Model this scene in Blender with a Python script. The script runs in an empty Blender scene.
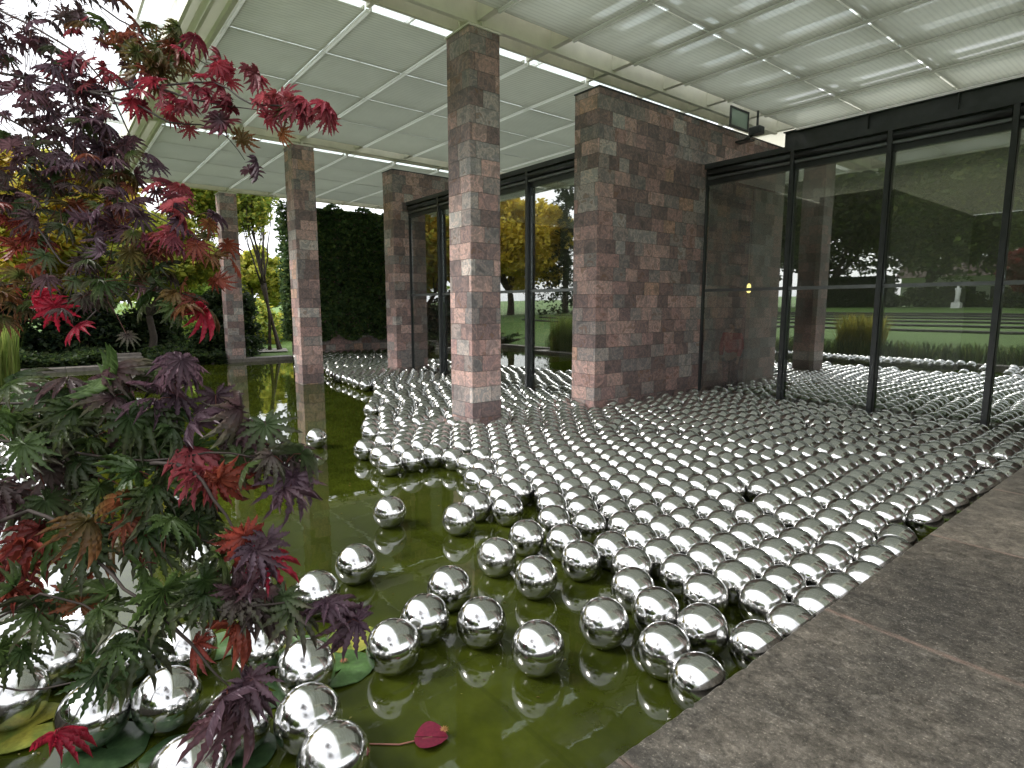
import bpy, bmesh, math, random
import numpy as np
from mathutils import Vector, Matrix
R_ = math.radians
sc = bpy.context.scene
COL = sc.collection
rnd = random.Random(7)
nr = np.random.default_rng(11)

# ------------------------------------------------------------------ camera
cam = bpy.data.objects.new('camera', bpy.data.cameras.new('camera'))
COL.objects.link(cam); sc.camera = cam
r0 = (0.6226036593, 0.7825362965, -0.00127596254); r1 = (-0.1021033702, 0.08285215168, 0.9913175186); r2 = (-0.7758476559, 0.6170676346, -0.13148364599)
M = Matrix(((r0[0], r1[0], -r2[0]), (r0[1], r1[1], -r2[1]), (r0[2], r1[2], -r2[2]))).to_4x4()
M.translation = (0, 0, 2.0)
cam.matrix_world = M
cam.data.sensor_width = 36; cam.data.lens = 578.92 / 1024 * 36
cam.data.clip_start = .05; cam.data.clip_end = 2000

# ------------------------------------------------------------------ light: bright overcast
SUN_EL, SUN_AZ = R_(38), R_(212)      # azimuth measured clockwise from +Y
wd = bpy.data.worlds.new('World'); sc.world = wd; wd.use_nodes = True
nt = wd.node_tree; nt.nodes.clear()
wo = nt.nodes.new('ShaderNodeOutputWorld'); bg = nt.nodes.new('ShaderNodeBackground')
sky = nt.nodes.new('ShaderNodeTexSky'); sky.sky_type = 'NISHITA'; sky.sun_disc = False
sky.sun_elevation = SUN_EL; sky.sun_rotation = SUN_AZ; sky.air_density = 1.0; sky.dust_density = 4.0; sky.ozone_density = 1.0
hs = nt.nodes.new('ShaderNodeHueSaturation'); hs.inputs['Saturation'].default_value = .25
tc = nt.nodes.new('ShaderNodeTexCoord'); ns = nt.nodes.new('ShaderNodeTexNoise')
ns.inputs['Scale'].default_value = 2.2; ns.inputs['Detail'].default_value = 5
mr = nt.nodes.new('ShaderNodeMapRange'); mr.inputs[1].default_value = .3; mr.inputs[2].default_value = .7; mr.inputs[3].default_value = .35; mr.inputs[4].default_value = .95
mx = nt.nodes.new('ShaderNodeMix'); mx.data_type = 'RGBA'
nt.links.new(tc.outputs['Generated'], ns.inputs['Vector']); nt.links.new(ns.outputs['Fac'], mr.inputs[0])
nt.links.new(mr.outputs[0], mx.inputs[0]); nt.links.new(sky.outputs[0], hs.inputs['Color'])
nt.links.new(hs.outputs[0], mx.inputs[6]); mx.inputs[7].default_value = (13.0, 13.3, 13.8, 1)
nt.links.new(mx.outputs[2], bg.inputs['Color']); bg.inputs['Strength'].default_value = .08
nt.links.new(bg.outputs[0], wo.inputs[0])
sl = bpy.data.lights.new('sun', 'SUN'); sl.energy = 1.3; sl.angle = R_(14); sl.color = (1, .96, .9)
so = bpy.data.objects.new('sun', sl); COL.objects.link(so)
sd = Vector((math.sin(SUN_AZ) * math.cos(SUN_EL), math.cos(SUN_AZ) * math.cos(SUN_EL), math.sin(SUN_EL)))
so.rotation_euler = sd.to_track_quat('Z', 'Y').to_euler()
sc.view_settings.view_transform = 'Standard'; sc.view_settings.look = 'None'
sc.view_settings.exposure = 1.32; sc.view_settings.gamma = 1
try:
    sc.cycles.max_bounces = 10; sc.cycles.transparent_max_bounces = 16; sc.cycles.glossy_bounces = 6
    sc.cycles.diffuse_bounces = 4; sc.cycles.caustics_reflective = True; sc.cycles.sample_clamp_indirect = 5
except Exception: pass

# ------------------------------------------------------------------ helpers
def tag(o, label=None, cat=None, group=None, kind=None):
    if label: o['label'] = label
    if cat: o['category'] = cat
    if group: o['group'] = group
    if kind: o['kind'] = kind
    return o
def thing(name, label, cat, loc=(0, 0, 0), group=None):
    o = bpy.data.objects.new(name, None); COL.objects.link(o); o.location = loc; o.empty_display_size = .2
    return tag(o, label, cat, group)
def link(name, me, mat, parent=None, loc=None):
    o = bpy.data.objects.new(name, me); COL.objects.link(o)
    if mat is not None and not me.materials:
        for m_ in (mat if isinstance(mat, (list, tuple)) else [mat]): me.materials.append(m_)
    if parent is not None:
        o.parent = parent
        pl = Vector((0, 0, 0)); q = parent
        while q is not None: pl += q.location; q = q.parent
        if loc is None: o.location = -pl          # mesh given in world coordinates
        else: o.location = loc
    elif loc is not None: o.location = loc
    return o
def copy_thing(root, loc=None):
    r = root.copy(); COL.objects.link(r)
    if loc is not None: r.location = loc
    for ch in list(root.children):
        c = ch.copy(); COL.objects.link(c); c.parent = r
        for g in list(ch.children):
            d = g.copy(); COL.objects.link(d); d.parent = c
    return r
class MB:
    def __init__(s): s.v = []; s.f = []; s.mi = []; s.cur = 0
    def add(s, vs, fs):
        n = len(s.v); s.v += [tuple(p) for p in vs]; s.f += [tuple(i + n for i in f) for f in fs]; s.mi += [s.cur] * len(fs); return s
    def box(s, x0, x1, y0, y1, z0, z1):
        return s.add([(x0, y0, z0), (x1, y0, z0), (x1, y1, z0), (x0, y1, z0), (x0, y0, z1), (x1, y0, z1), (x1, y1, z1), (x0, y1, z1)],
                     [(0, 3, 2, 1), (4, 5, 6, 7), (0, 1, 5, 4), (1, 2, 6, 5), (2, 3, 7, 6), (3, 0, 4, 7)])
    def bbox(s, x0, x1, y0, y1, z0, z1, b=.01):
        # box with chamfered vertical and top edges
        a = [(x0 + b, y0), (x1 - b, y0), (x1, y0 + b), (x1, y1 - b), (x1 - b, y1), (x0 + b, y1), (x0, y1 - b), (x0, y0 + b)]
        ins = [(min(max(x, x0 + b), x1 - b), min(max(y, y0 + b), y1 - b)) for x, y in a]
        vs = [(x, y, z0) for x, y in a] + [(x, y, z1 - b) for x, y in a] + [(x, y, z1) for x, y in ins]
        fs = [tuple(range(7, -1, -1)), tuple(range(16, 24))]
        for k in range(8):
            j = (k + 1) % 8
            fs += [(k, j, 8 + j, 8 + k), (8 + k, 8 + j, 16 + j, 16 + k)]
        return s.add(vs, fs)
    def tube(s, pts, rad, n=6, cap=True):
        pts = [Vector(p) for p in pts]; m = len(pts)
        if not hasattr(rad, '__len__'): rad = [rad] * m
        vs = []
        up = Vector((.13, .21, 1)).normalized()
        for i, p in enumerate(pts):
            t = (pts[min(i + 1, m - 1)] - pts[max(i - 1, 0)])
            if t.length < 1e-6: t = Vector((0, 0, 1))
            t.normalize(); a = t.cross(up)
            if a.length < .05: a = t.cross(Vector((1, 0, 0)))
            a.normalize(); b = t.cross(a)
            vs += [p + a * math.cos(2 * math.pi * k / n) * rad[i] + b * math.sin(2 * math.pi * k / n) * rad[i] for k in range(n)]
        fs = [(i * n + k, i * n + (k + 1) % n, (i + 1) * n + (k + 1) % n, (i + 1) * n + k) for i in range(m - 1) for k in range(n)]
        if cap: fs += [tuple(range(n - 1, -1, -1)), tuple((m - 1) * n + k for k in range(n))]
        return s.add(vs, fs)
    def mesh(s, name, smooth=False):
        me = bpy.data.meshes.new(name); me.from_pydata(s.v, [], s.f)
        if any(s.mi): me.polygons.foreach_set('material_index', s.mi)
        if smooth: me.polygons.foreach_set('use_smooth', [True] * len(s.f))
        me.update(); return me
    def build(s, name, mat, parent=None, smooth=False, loc=None):
        return link(name, s.mesh(name, smooth), mat, parent, loc)
def np_mesh(name, V, F, C=None, smooth=False):
    """V (n,3), F (m,k) equal size faces, C (n,3) point colours"""
    me = bpy.data.meshes.new(name); n, m, k = len(V), len(F), F.shape[1]
    me.vertices.add(n); me.vertices.foreach_set('co', V.astype(np.float32).ravel())
    me.loops.add(m * k); me.loops.foreach_set('vertex_index', F.astype(np.int32).ravel())
    me.polygons.add(m); me.polygons.foreach_set('loop_start', np.arange(0, m * k, k, dtype=np.int32))
    if smooth: me.polygons.foreach_set('use_smooth', np.ones(m, bool))
    if C is not None:
        a = me.attributes.new('tint', 'FLOAT_COLOR', 'POINT')
        a.data.foreach_set('color', np.hstack([C, np.ones((n, 1))]).astype(np.float32).ravel())
    me.update(calc_edges=True); return me

# ------------------------------------------------------------------ materials
def mat(name):
    m = bpy.data.materials.new(name); m.use_nodes = True; t = m.node_tree; t.nodes.clear()
    out = t.nodes.new('ShaderNodeOutputMaterial'); return m, t, out
def N(t, ty, **kw):
    n = t.nodes.new(ty)
    for k, v in kw.items():
        if k in ('op', 'operation'): n.operation = v
        elif hasattr(n, k) and not k.startswith('i_'): setattr(n, k, v)
    return n
def math_(t, op, a, b=None, c=None):
    n = t.nodes.new('ShaderNodeMath'); n.operation = op
    for i, v in enumerate((a, b, c)):
        if v is None: continue
        if isinstance(v, (int, float)): n.inputs[i].default_value = v
        else: t.links.new(v, n.inputs[i])
    return n.outputs[0]
def noise(t, vec, scale, detail=4, rough=.55, dist=0, w=None):
    n = t.nodes.new('ShaderNodeTexNoise'); n.inputs['Scale'].default_value = scale; n.inputs['Detail'].default_value = detail
    n.inputs['Roughness'].default_value = rough; n.inputs['Distortion'].default_value = dist
    if w is not None: n.noise_dimensions = '4D'; t.links.new(w, n.inputs['W'])
    if vec is not None: t.links.new(vec, n.inputs['Vector'])
    return n
def ramp(t, fac, stops, interp='LINEAR'):
    n = t.nodes.new('ShaderNodeValToRGB'); n.color_ramp.interpolation = interp
    e = n.color_ramp.elements
    while len(e) < len(stops): e.new(.5)
    for k, (p, c) in enumerate(stops):
        e[k].position = p; e[k].color = (*c, 1) if hasattr(c, '__len__') else (c, c, c, 1)
    t.links.new(fac, n.inputs[0]); return n.outputs[0]
def mixc(t, fac, a, b, mode='MIX'):
    n = t.nodes.new('ShaderNodeMix'); n.data_type = 'RGBA'; n.blend_type = mode
    for s_, v in ((0, fac), (6, a), (7, b)):
        if isinstance(v, (int, float)): n.inputs[s_].default_value = v
        elif isinstance(v, tuple): n.inputs[s_].default_value = (*v, 1)
        else: t.links.new(v, n.inputs[s_])
    return n.outputs[2]
def maprange(t, v, a, b, c, d):
    n = t.nodes.new('ShaderNodeMapRange'); t.links.new(v, n.inputs[0])
    for i, q in enumerate((a, b, c, d)): n.inputs[i + 1].default_value = q
    return n.outputs[0]
def bump(t, h, strength=.3, dist=.01):
    n = t.nodes.new('ShaderNodeBump'); n.inputs['Strength'].default_value = strength; n.inputs['Distance'].default_value = dist
    t.links.new(h, n.inputs['Height']); return n.outputs[0]
def P_(t, out, color=None, rough=.5, metal=0, normal=None, spec=None, trans=None):
    p = t.nodes.new('ShaderNodeBsdfPrincipled')
    for nm, v in (('Base Color', color), ('Roughness', rough), ('Metallic', metal), ('Normal', normal), ('Specular IOR Level', spec)):
        if v is None: continue
        if isinstance(v, tuple): p.inputs[nm].default_value = (*v, 1)
        elif isinstance(v, (int, float)): p.inputs[nm].default_value = v
        else: t.links.new(v, p.inputs[nm])
    if out is not None: t.links.new(p.outputs[0], out.inputs[0])
    return p
def pos(t): return t.nodes.new('ShaderNodeNewGeometry').outputs['Position']
def objc(t): return t.nodes.new('ShaderNodeTexCoord').outputs['Object']
def simple(name, color, rough=.5, metal=0, var=.12, scale=6, bmp=0):
    m, t, out = mat(name); n = noise(t, objc(t), scale, 5)
    dark = tuple(c * (1 - var) for c in color); lite = tuple(min(1, c * (1 + var)) for c in color)
    c = ramp(t, n.outputs['Fac'], [(.3, dark), (.7, lite)])
    rr = maprange(t, n.outputs['Fac'], .3, .7, max(0, rough - .07), min(1, rough + .07))
    P_(t, out, c, rr, metal, bump(t, n.outputs['Fac'], bmp, .01) if bmp else None); return m

def make_stone_cladding():
    m, t, out = mat('stone_cladding'); p = pos(t)
    sx = t.nodes.new('ShaderNodeSeparateXYZ'); t.links.new(p, sx.inputs[0])
    u = math_(t, 'ADD', sx.outputs[0], sx.outputs[1]); v = sx.outputs[2]
    vr = math_(t, 'DIVIDE', math_(t, 'SUBTRACT', v, .02), .246); row = math_(t, 'FLOOR', vr); fr = math_(t, 'FRACT', vr)
    wn = t.nodes.new('ShaderNodeTexWhiteNoise'); wn.noise_dimensions = '1D'; t.links.new(row, wn.inputs['W'])
    ur = math_(t, 'DIVIDE', math_(t, 'ADD', u, math_(t, 'MULTIPLY', wn.outputs['Value'], 3.7)), maprange(t, wn.outputs['Color'], .2, .8, .27, .50))
    col = math_(t, 'FLOOR', ur); fu = math_(t, 'FRACT', ur)
    cv = t.nodes.new('ShaderNodeCombineXYZ'); t.links.new(row, cv.inputs[0]); t.links.new(col, cv.inputs[1])
    w2 = t.nodes.new('ShaderNodeTexWhiteNoise'); w2.noise_dimensions = '2D'; t.links.new(cv.outputs[0], w2.inputs['Vector'])
    h = w2.outputs['Value']
    base = ramp(t, h, [(0, (0.174, 0.133, 0.131)), (.13, (0.251, 0.184, 0.176)), (.26, (0.222, 0.212, 0.209)), (.38, (0.371, 0.253, 0.238)), (.5, (0.293, 0.267, 0.256)),
                       (.6, (0.438, 0.320, 0.292)), (.7, (0.366, 0.353, 0.340)), (.8, (0.212, 0.155, 0.153)), (.88, (0.496, 0.359, 0.332)), (.95, (0.459, 0.314, 0.241)), (.975, (0.506, 0.480, 0.453))], 'CONSTANT')
    hw = math_(t, 'MULTIPLY', h, 50)
    n1 = noise(t, p, 5.0, 6, .6, 1.2, hw); n2 = noise(t, p, 34, 4, .6, 0, hw)
    vein = ramp(t, n1.outputs['Fac'], [(.28, (.55, .52, .52)), (.44, (.9, .9, .9)), (.52, (1.5, 1.3, 1.2)), (.56, (.85, .85, .88)), (.72, (1.1, 1.08, 1.05))])
    base = mixc(t, .18, base, (.24, .20, .195)); c = mixc(t, 1.0, base, vein, 'MULTIPLY')
    c = mixc(t, 1.0, c, ramp(t, n2.outputs['Fac'], [(.3, .75), (.7, 1.22)]), 'MULTIPLY')
    # iron stains on some blocks
    sel = maprange(t, w2.outputs['Color'], .0, 1, 0, 1)
    st = math_(t, 'MULTIPLY', math_(t, 'GREATER_THAN', n1.outputs['Fac'], .58), math_(t, 'GREATER_THAN', sel, .6))
    c = mixc(t, math_(t, 'MULTIPLY', st, .45), c, (.27, .13, .06))
    e = math_(t, 'MINIMUM', math_(t, 'MINIMUM', fr, math_(t, 'SUBTRACT', 1, fr)), math_(t, 'MULTIPLY', math_(t, 'MINIMUM', fu, math_(t, 'SUBTRACT', 1, fu)), 1.5))
    jt = maprange(t, e, .006, .018, 1, 0)
    c = mixc(t, math_(t, 'MULTIPLY', jt, .75), c, (.10, .085, .08))
    hgt = math_(t, 'SUBTRACT', math_(t, 'ADD', math_(t, 'MULTIPLY', n2.outputs['Fac'], .25), math_(t, 'MULTIPLY', h, .6)), jt)
    P_(t, out, c, maprange(t, n1.outputs['Fac'], .3, .7, .42, .68), 0, bump(t, hgt, .8, .010)); return m
M_STONE = make_stone_cladding()

def make_paving():
    m, t, out = mat('wet_dark_paving'); p = pos(t)
    mp = t.nodes.new('ShaderNodeMapping'); t.links.new(p, mp.inputs[0]); mp.inputs['Rotation'].default_value = (0, 0, R_(-62)); mp.inputs['Scale'].default_value = (1, 2.6, 1)
    big = noise(t, p, 1.3, 5, .6); st = noise(t, mp.outputs[0], 11, 8, .78); fine = noise(t, p, 90, 3, .7); mid = noise(t, p, 14, 5, .65)
    sx = t.nodes.new('ShaderNodeSeparateXYZ'); t.links.new(p, sx.inputs[0])
    sr = math_(t, 'FLOOR', math_(t, 'DIVIDE', math_(t, 'SUBTRACT', sx.outputs[1], 1.47), 1.65))
    wn = t.nodes.new('ShaderNodeTexWhiteNoise'); wn.noise_dimensions = '1D'; t.links.new(sr, wn.inputs['W'])
    c = ramp(t, big.outputs['Fac'], [(.3, (.042, .038, .031)), (.5, (.082, .073, .060)), (.7, (.135, .118, .095))])
    c = mixc(t, 1.0, c, ramp(t, wn.outputs['Value'], [(0, .66), (1, 1.2)]), 'MULTIPLY')
    fl = ramp(t, st.outputs['Fac'], [(.56, 0.0), (.7, 1.0)])
    c = mixc(t, math_(t, 'MULTIPLY', fl, .42), c, (.34, .315, .275))
    sp = ramp(t, fine.outputs['Fac'], [(.60, 0.0), (.68, 1.0)])
    c = mixc(t, math_(t, 'MULTIPLY', sp, .6), c, (.34, .30, .24))
    c = mixc(t, 1.0, c, ramp(t, mid.outputs['Fac'], [(.35, .58), (.5, .95), (.65, 1.35)]), 'MULTIPLY')
    gr = noise(t, p, 45, 6, .8); c = mixc(t, 1.0, c, ramp(t, gr.outputs['Fac'], [(.38, .62), (.6, 1.35)]), 'MULTIPLY')
    sy_ = math_(t, 'FRACT', math_(t, 'DIVIDE', math_(t, 'SUBTRACT', sx.outputs[1], 1.47), 1.65))
    ed = math_(t, 'MINIMUM', sy_, math_(t, 'SUBTRACT', 1, sy_))
    dj = math_(t, 'MULTIPLY', maprange(t, ed, .003, .016, 1, 0), maprange(t, st.outputs['Fac'], .4, .6, .15, 1))
    c = mixc(t, dj, c, (.21, .15, .12))
    rr = maprange(t, big.outputs['Fac'], .35, .65, .66, .36)
    hg = math_(t, 'ADD', math_(t, 'MULTIPLY', fine.outputs['Fac'], .5), mid.outputs['Fac'])
    P_(t, out, c, rr, 0, bump(t, math_(t, 'ADD', hg, gr.outputs['Fac']), .6, .007)); return m
M_PAVE = make_paving()
M_KERB = simple('grey_stone_kerb', (.17, .15, .13), .6, var=.35, scale=9, bmp=.4)
M_EARTH = simple('dark_bed_soil', (.03, .024, .016), .9, var=.5, scale=20, bmp=.8)
M_INFLOOR = simple('gallery_oak_floor', (.16, .13, .10), .35)
M_INWALL = simple('gallery_wall_paint', (.42, .41, .39), .8, var=.04)
M_STEEL = simple('dark_grey_painted_steel', (.052, .056, .058), .36, .2, var=.2)
M_ALU = simple('grey_aluminium_section', (.20, .21, .22), .35, .7, var=.1)
M_CREAM = simple('cream_painted_steel', (.76, .74, .64), .5, var=.10, scale=2.5)
M_WHITE = simple('white_painted_metal', (.78, .78, .74), .45, var=.05)

def make_steel_ball():
    m, t, out = mat('polished_stainless_steel'); o = objc(t)
    oi = t.nodes.new('ShaderNodeObjectInfo'); wv = math_(t, 'MULTIPLY', oi.outputs['Random'], 40)
    p = pos(t)
    n1 = noise(t, p, 9, 4, .6); n2 = noise(t, p, 70, 3, .6); n3 = noise(t, p, 4.5, 1)
    dust = ramp(t, noise(t, p, 24, 6, .75).outputs['Fac'], [(.5, 0.0), (.72, 1.0)])
    rr = math_(t, 'ADD', maprange(t, n1.outputs['Fac'], .3, .75, .07, .15), math_(t, 'MULTIPLY', dust, .16))
    rr = math_(t, 'ADD', rr, math_(t, 'MULTIPLY', oi.outputs['Random'], .05))
    c = ramp(t, n1.outputs['Fac'], [(.3, (.73, .728, .725)), (.75, (.61, .605, .595))])
    c = mixc(t, 1, c, ramp(t, oi.outputs['Random'], [(0, .88), (1, 1.03)]), 'MULTIPLY')
    spots = ramp(t, n2.outputs['Fac'], [(.66, 0.0), (.71, 1.0)])
    c = mixc(t, math_(t, 'MULTIPLY', spots, .25), c, (.36, .35, .32))
    so_ = t.nodes.new('ShaderNodeSeparateXYZ'); t.links.new(o, so_.inputs[0])
    seam = math_(t, 'LESS_THAN', math_(t, 'ABSOLUTE', so_.outputs[2]), .0011)
    c = mixc(t, math_(t, 'MULTIPLY', seam, .45), c, (.25, .25, .25))
    h = math_(t, 'SUBTRACT', n3.outputs['Fac'], math_(t, 'MULTIPLY', seam, .12))
    P_(t, out, c, rr, 1.0, bump(t, h, .12, .02)); return m
M_BALL = make_steel_ball()

def make_water():
    m, t, out = mat('green_pond_water'); p = pos(t)
    n1 = noise(t, p, .55, 4, .6); n2 = noise(t, p, 5, 5, .6)
    sx = t.nodes.new('ShaderNodeSeparateXYZ'); t.links.new(p, sx.inputs[0])
    c = ramp(t, n1.outputs['Fac'], [(.3, (.018, .024, .0026)), (.7, (.046, .058, .006))])
    c = mixc(t, 1, c, ramp(t, n2.outputs['Fac'], [(.3, .7), (.7, 1.2)]), 'MULTIPLY')
    # joints between the slabs of the pond floor, seen through the water
    def joint(v, per, off):
        f = math_(t, 'FRACT', math_(t, 'DIVIDE', math_(t, 'ADD', math_(t, 'ADD', v, math_(t, 'MULTIPLY', n2.outputs['Fac'], .03)), off), per))
        return math_(t, 'LESS_THAN', math_(t, 'ABSOLUTE', math_(t, 'SUBTRACT', f, .5)), .009)
    j = math_(t, 'MAXIMUM', joint(sx.outputs[0], 1.5, .3), joint(sx.outputs[1], 1.5, .6))
    c = mixc(t, math_(t, 'MULTIPLY', j, .22), c, (.012, .016, .002))
    w = noise(t, p, 2.6, 3, .5); w2 = noise(t, p, 14, 2, .5)
    h = math_(t, 'ADD', w.outputs['Fac'], math_(t, 'MULTIPLY', w2.outputs['Fac'], .12))
    pr = P_(t, out, c, .012, 0, bump(t, h, .12, .010)); pr.inputs['IOR'].default_value = 1.45; return m
M_WATER = make_water()

def make_glass():
    m, t, out = mat('grey_tinted_glass'); p = objc(t)
    lw = t.nodes.new('ShaderNodeLayerWeight'); lw.inputs['Blend'].default_value = .5
    f = math_(t, 'POWER', lw.outputs['Facing'], 3.5)
    fac = math_(t, 'ADD', math_(t, 'MULTIPLY', f, .66), .28)
    gl = t.nodes.new('ShaderNodeBsdfGlossy'); gl.inputs['Roughness'].default_value = 0.0; gl.inputs['Color'].default_value = (.92, .95, .94, 1)
    n = noise(t, pos(t), .8, 1); t.links.new(bump(t, n.outputs['Fac'], .05, .012), gl.inputs['Normal'])
    tr = t.nodes.new('ShaderNodeBsdfTransparent'); tr.inputs['Color'].default_value = (.84, .86, .84, 1)
    ms = t.nodes.new('ShaderNodeMixShader'); t.links.new(fac, ms.inputs[0]); t.links.new(tr.outputs[0], ms.inputs[1]); t.links.new(gl.outputs[0], ms.inputs[2])
    t.links.new(ms.outputs[0], out.inputs[0]); return m
M_GLASS = make_glass()

def make_panel(name, opening, transl):
    """perforated, finely corrugated metal soffit panel"""
    m, t, out = mat(name); p = pos(t)
    sx = t.nodes.new('ShaderNodeSeparateXYZ'); t.links.new(p, sx.inputs[0])
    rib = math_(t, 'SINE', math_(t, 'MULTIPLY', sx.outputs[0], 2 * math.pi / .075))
    n = noise(t, p, 1.1, 4, .6)
    oi = t.nodes.new('ShaderNodeObjectInfo')
    c = ramp(t, n.outputs['Fac'], [(.3, (.58, .58, .50)), (.7, (.70, .70, .62))])
    c = mixc(t, 1, c, ramp(t, oi.outputs['Random'], [(0, .84), (1, 1.06)]), 'MULTIPLY')
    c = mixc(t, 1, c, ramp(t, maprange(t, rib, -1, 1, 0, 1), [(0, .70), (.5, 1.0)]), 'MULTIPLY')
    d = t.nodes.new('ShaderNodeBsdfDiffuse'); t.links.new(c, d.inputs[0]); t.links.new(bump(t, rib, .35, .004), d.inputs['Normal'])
    tl = t.nodes.new('ShaderNodeBsdfTranslucent'); tl.inputs[0].default_value = (.8, .82, .74, 1)
    m1 = t.nodes.new('ShaderNodeMixShader'); m1.inputs[0].default_value = transl
    t.links.new(d.outputs[0], m1.inputs[1]); t.links.new(tl.outputs[0], m1.inputs[2])
    tr = t.nodes.new('ShaderNodeBsdfTransparent')
    m2 = t.nodes.new('ShaderNodeMixShader'); m2.inputs[0].default_value = opening
    t.links.new(m1.outputs[0], m2.inputs[1]); t.links.new(tr.outputs[0], m2.inputs[2])
    t.links.new(m2.outputs[0], out.inputs[0]); return m
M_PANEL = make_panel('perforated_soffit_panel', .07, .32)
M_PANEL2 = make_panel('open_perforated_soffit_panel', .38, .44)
def make_translucent(name, col, tl_f, transp=0):
    m, t, out = mat(name)
    d = t.nodes.new('ShaderNodeBsdfDiffuse'); d.inputs[0].default_value = (*col, 1)
    tl = t.nodes.new('ShaderNodeBsdfTranslucent'); tl.inputs[0].default_value = (*col, 1)
    m1 = t.nodes.new('ShaderNodeMixShader'); m1.inputs[0].default_value = tl_f
    t.links.new(d.outputs[0], m1.inputs[1]); t.links.new(tl.outputs[0], m1.inputs[2]); last = m1
    if transp:
        tr = t.nodes.new('ShaderNodeBsdfTransparent'); tr.inputs[0].default_value = (.92, .97, .97, 1); m2 = t.nodes.new('ShaderNodeMixShader'); m2.inputs[0].default_value = transp
        t.links.new(m1.outputs[0], m2.inputs[1]); t.links.new(tr.outputs[0], m2.inputs[2]); last = m2
    t.links.new(last.outputs[0], out.inputs[0]); return m
M_DIFFUSER = make_translucent('white_light_diffuser', (.93, .93, .90), .75)
M_MILK = make_translucent('milky_board', (.88, .87, .80), .6)
M_LOUVRE = make_translucent('frosted_white_louvre_glass', (.86, .90, .90), .6, .25)

def make_leaf(name, rough=.5, trans=.35, veins=False):
    m, t, out = mat(name)
    a = t.nodes.new('ShaderNodeAttribute'); a.attribute_name = 'tint'
    c = a.outputs['Color']
    n = noise(t, pos(t), 55 if veins else 3, 3)
    c = mixc(t, 1, c, ramp(t, n.outputs['Fac'], [(.3, .78), (.7, 1.2)]), 'MULTIPLY')
    p = P_(t, None, c, rough, 0, bump(t, n.outputs['Fac'], .25, .004) if veins else None, .35)
    tl = t.nodes.new('ShaderNodeBsdfTranslucent'); t.links.new(c, tl.inputs[0])
    m1 = t.nodes.new('ShaderNodeMixShader'); m1.inputs[0].default_value = trans
    t.links.new(p.outputs[0], m1.inputs[1]); t.links.new(tl.outputs[0], m1.inputs[2]); t.links.new(m1.outputs[0], out.inputs[0]); return m
M_LEAF = make_leaf('tree_foliage', .5, .55)
M_MAPLE = make_leaf('maple_leaf', .46, .42, True)
M_BARK = simple('grey_brown_bark', (.055, .042, .032), .85, var=.4, scale=14, bmp=.6)
M_TWIG = simple('dark_red_brown_twig', (.028, .018, .014), .8, var=.3, scale=30)
def make_grass():
    m, t, out = mat('lawn_grass'); p = pos(t)
    n = noise(t, p, .35, 5, .6); n2 = noise(t, p, 22, 4, .7)
    c = ramp(t, n.outputs['Fac'], [(.3, (.085, .165, .025)), (.7, (.13, .23, .038))])
    c = mixc(t, 1, c, ramp(t, n2.outputs['Fac'], [(.3, .6), (.7, 1.3)]), 'MULTIPLY')
    P_(t, out, c, .85, 0, bump(t, n2.outputs['Fac'], .8, .05)); return m
M_GRASS = make_grass()

# ------------------------------------------------------------------ ground, pond, paving
POND = (-22.9, -1.24, -1.05, 12.4)
def ground_h(x, y):
    if y < -1.5: z = .12 + 1.95 * (1 - math.exp(-(-1.5 - y) / 9.0)) + max(0, -y - 34) * .02
    else: z = .06
    if x < -24 and y >= -1.5: z = .06 + .012 * (-24 - x)
    return z
xs = sorted(set([-400, -200, -120, -80, -60, -50, -42, -36, -32, -28, -25, -23.9, -22.95, -22.9] + list(np.linspace(-21, -2, 11)) + [-1.24, -1.2, 1, 4, 8, 14, 22, 35, 60, 120, 200, 400]))
ys = sorted(set([-400, -200, -120, -80, -60, -45, -40] + list(np.arange(-36, -1.9, 1.0)) + [-1.5, -1.1, -1.05] + list(np.linspace(0, 10, 6)) + [12.4, 12.45, 16, 22, 35, 60, 120, 200, 400]))
vs = []; fs = []
for y in ys:
    for x in xs:
        inp = POND[0] <= x <= POND[1] and POND[2] <= y <= POND[3]
        vs.append((x, y, -.7 if inp else ground_h(x, y)))
nx = len(xs)
fs = [(j * nx + i, j * nx + i + 1, (j + 1) * nx + i + 1, (j + 1) * nx + i) for j in range(len(ys) - 1) for i in range(nx - 1)]
tag(MB().add(vs, fs).build('ground', M_GRASS), kind='structure')
w = MB(); w.add([(-22.95, -1.1, 0), (-1.2, -1.1, 0), (-1.2, 12.45, 0), (-22.95, 12.45, 0)], [(0, 1, 2, 3)])
tag(w.build('water', M_WATER), kind='structure')
pv = MB(); y = -11.5
joints = [-11.5, -10.1, -8.45, -6.8, -5.15, -3.5, -1.83, -.18, 1.47, 3.12, 4.77, 6.42, 8.07, 9.72, 11.05]
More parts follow.
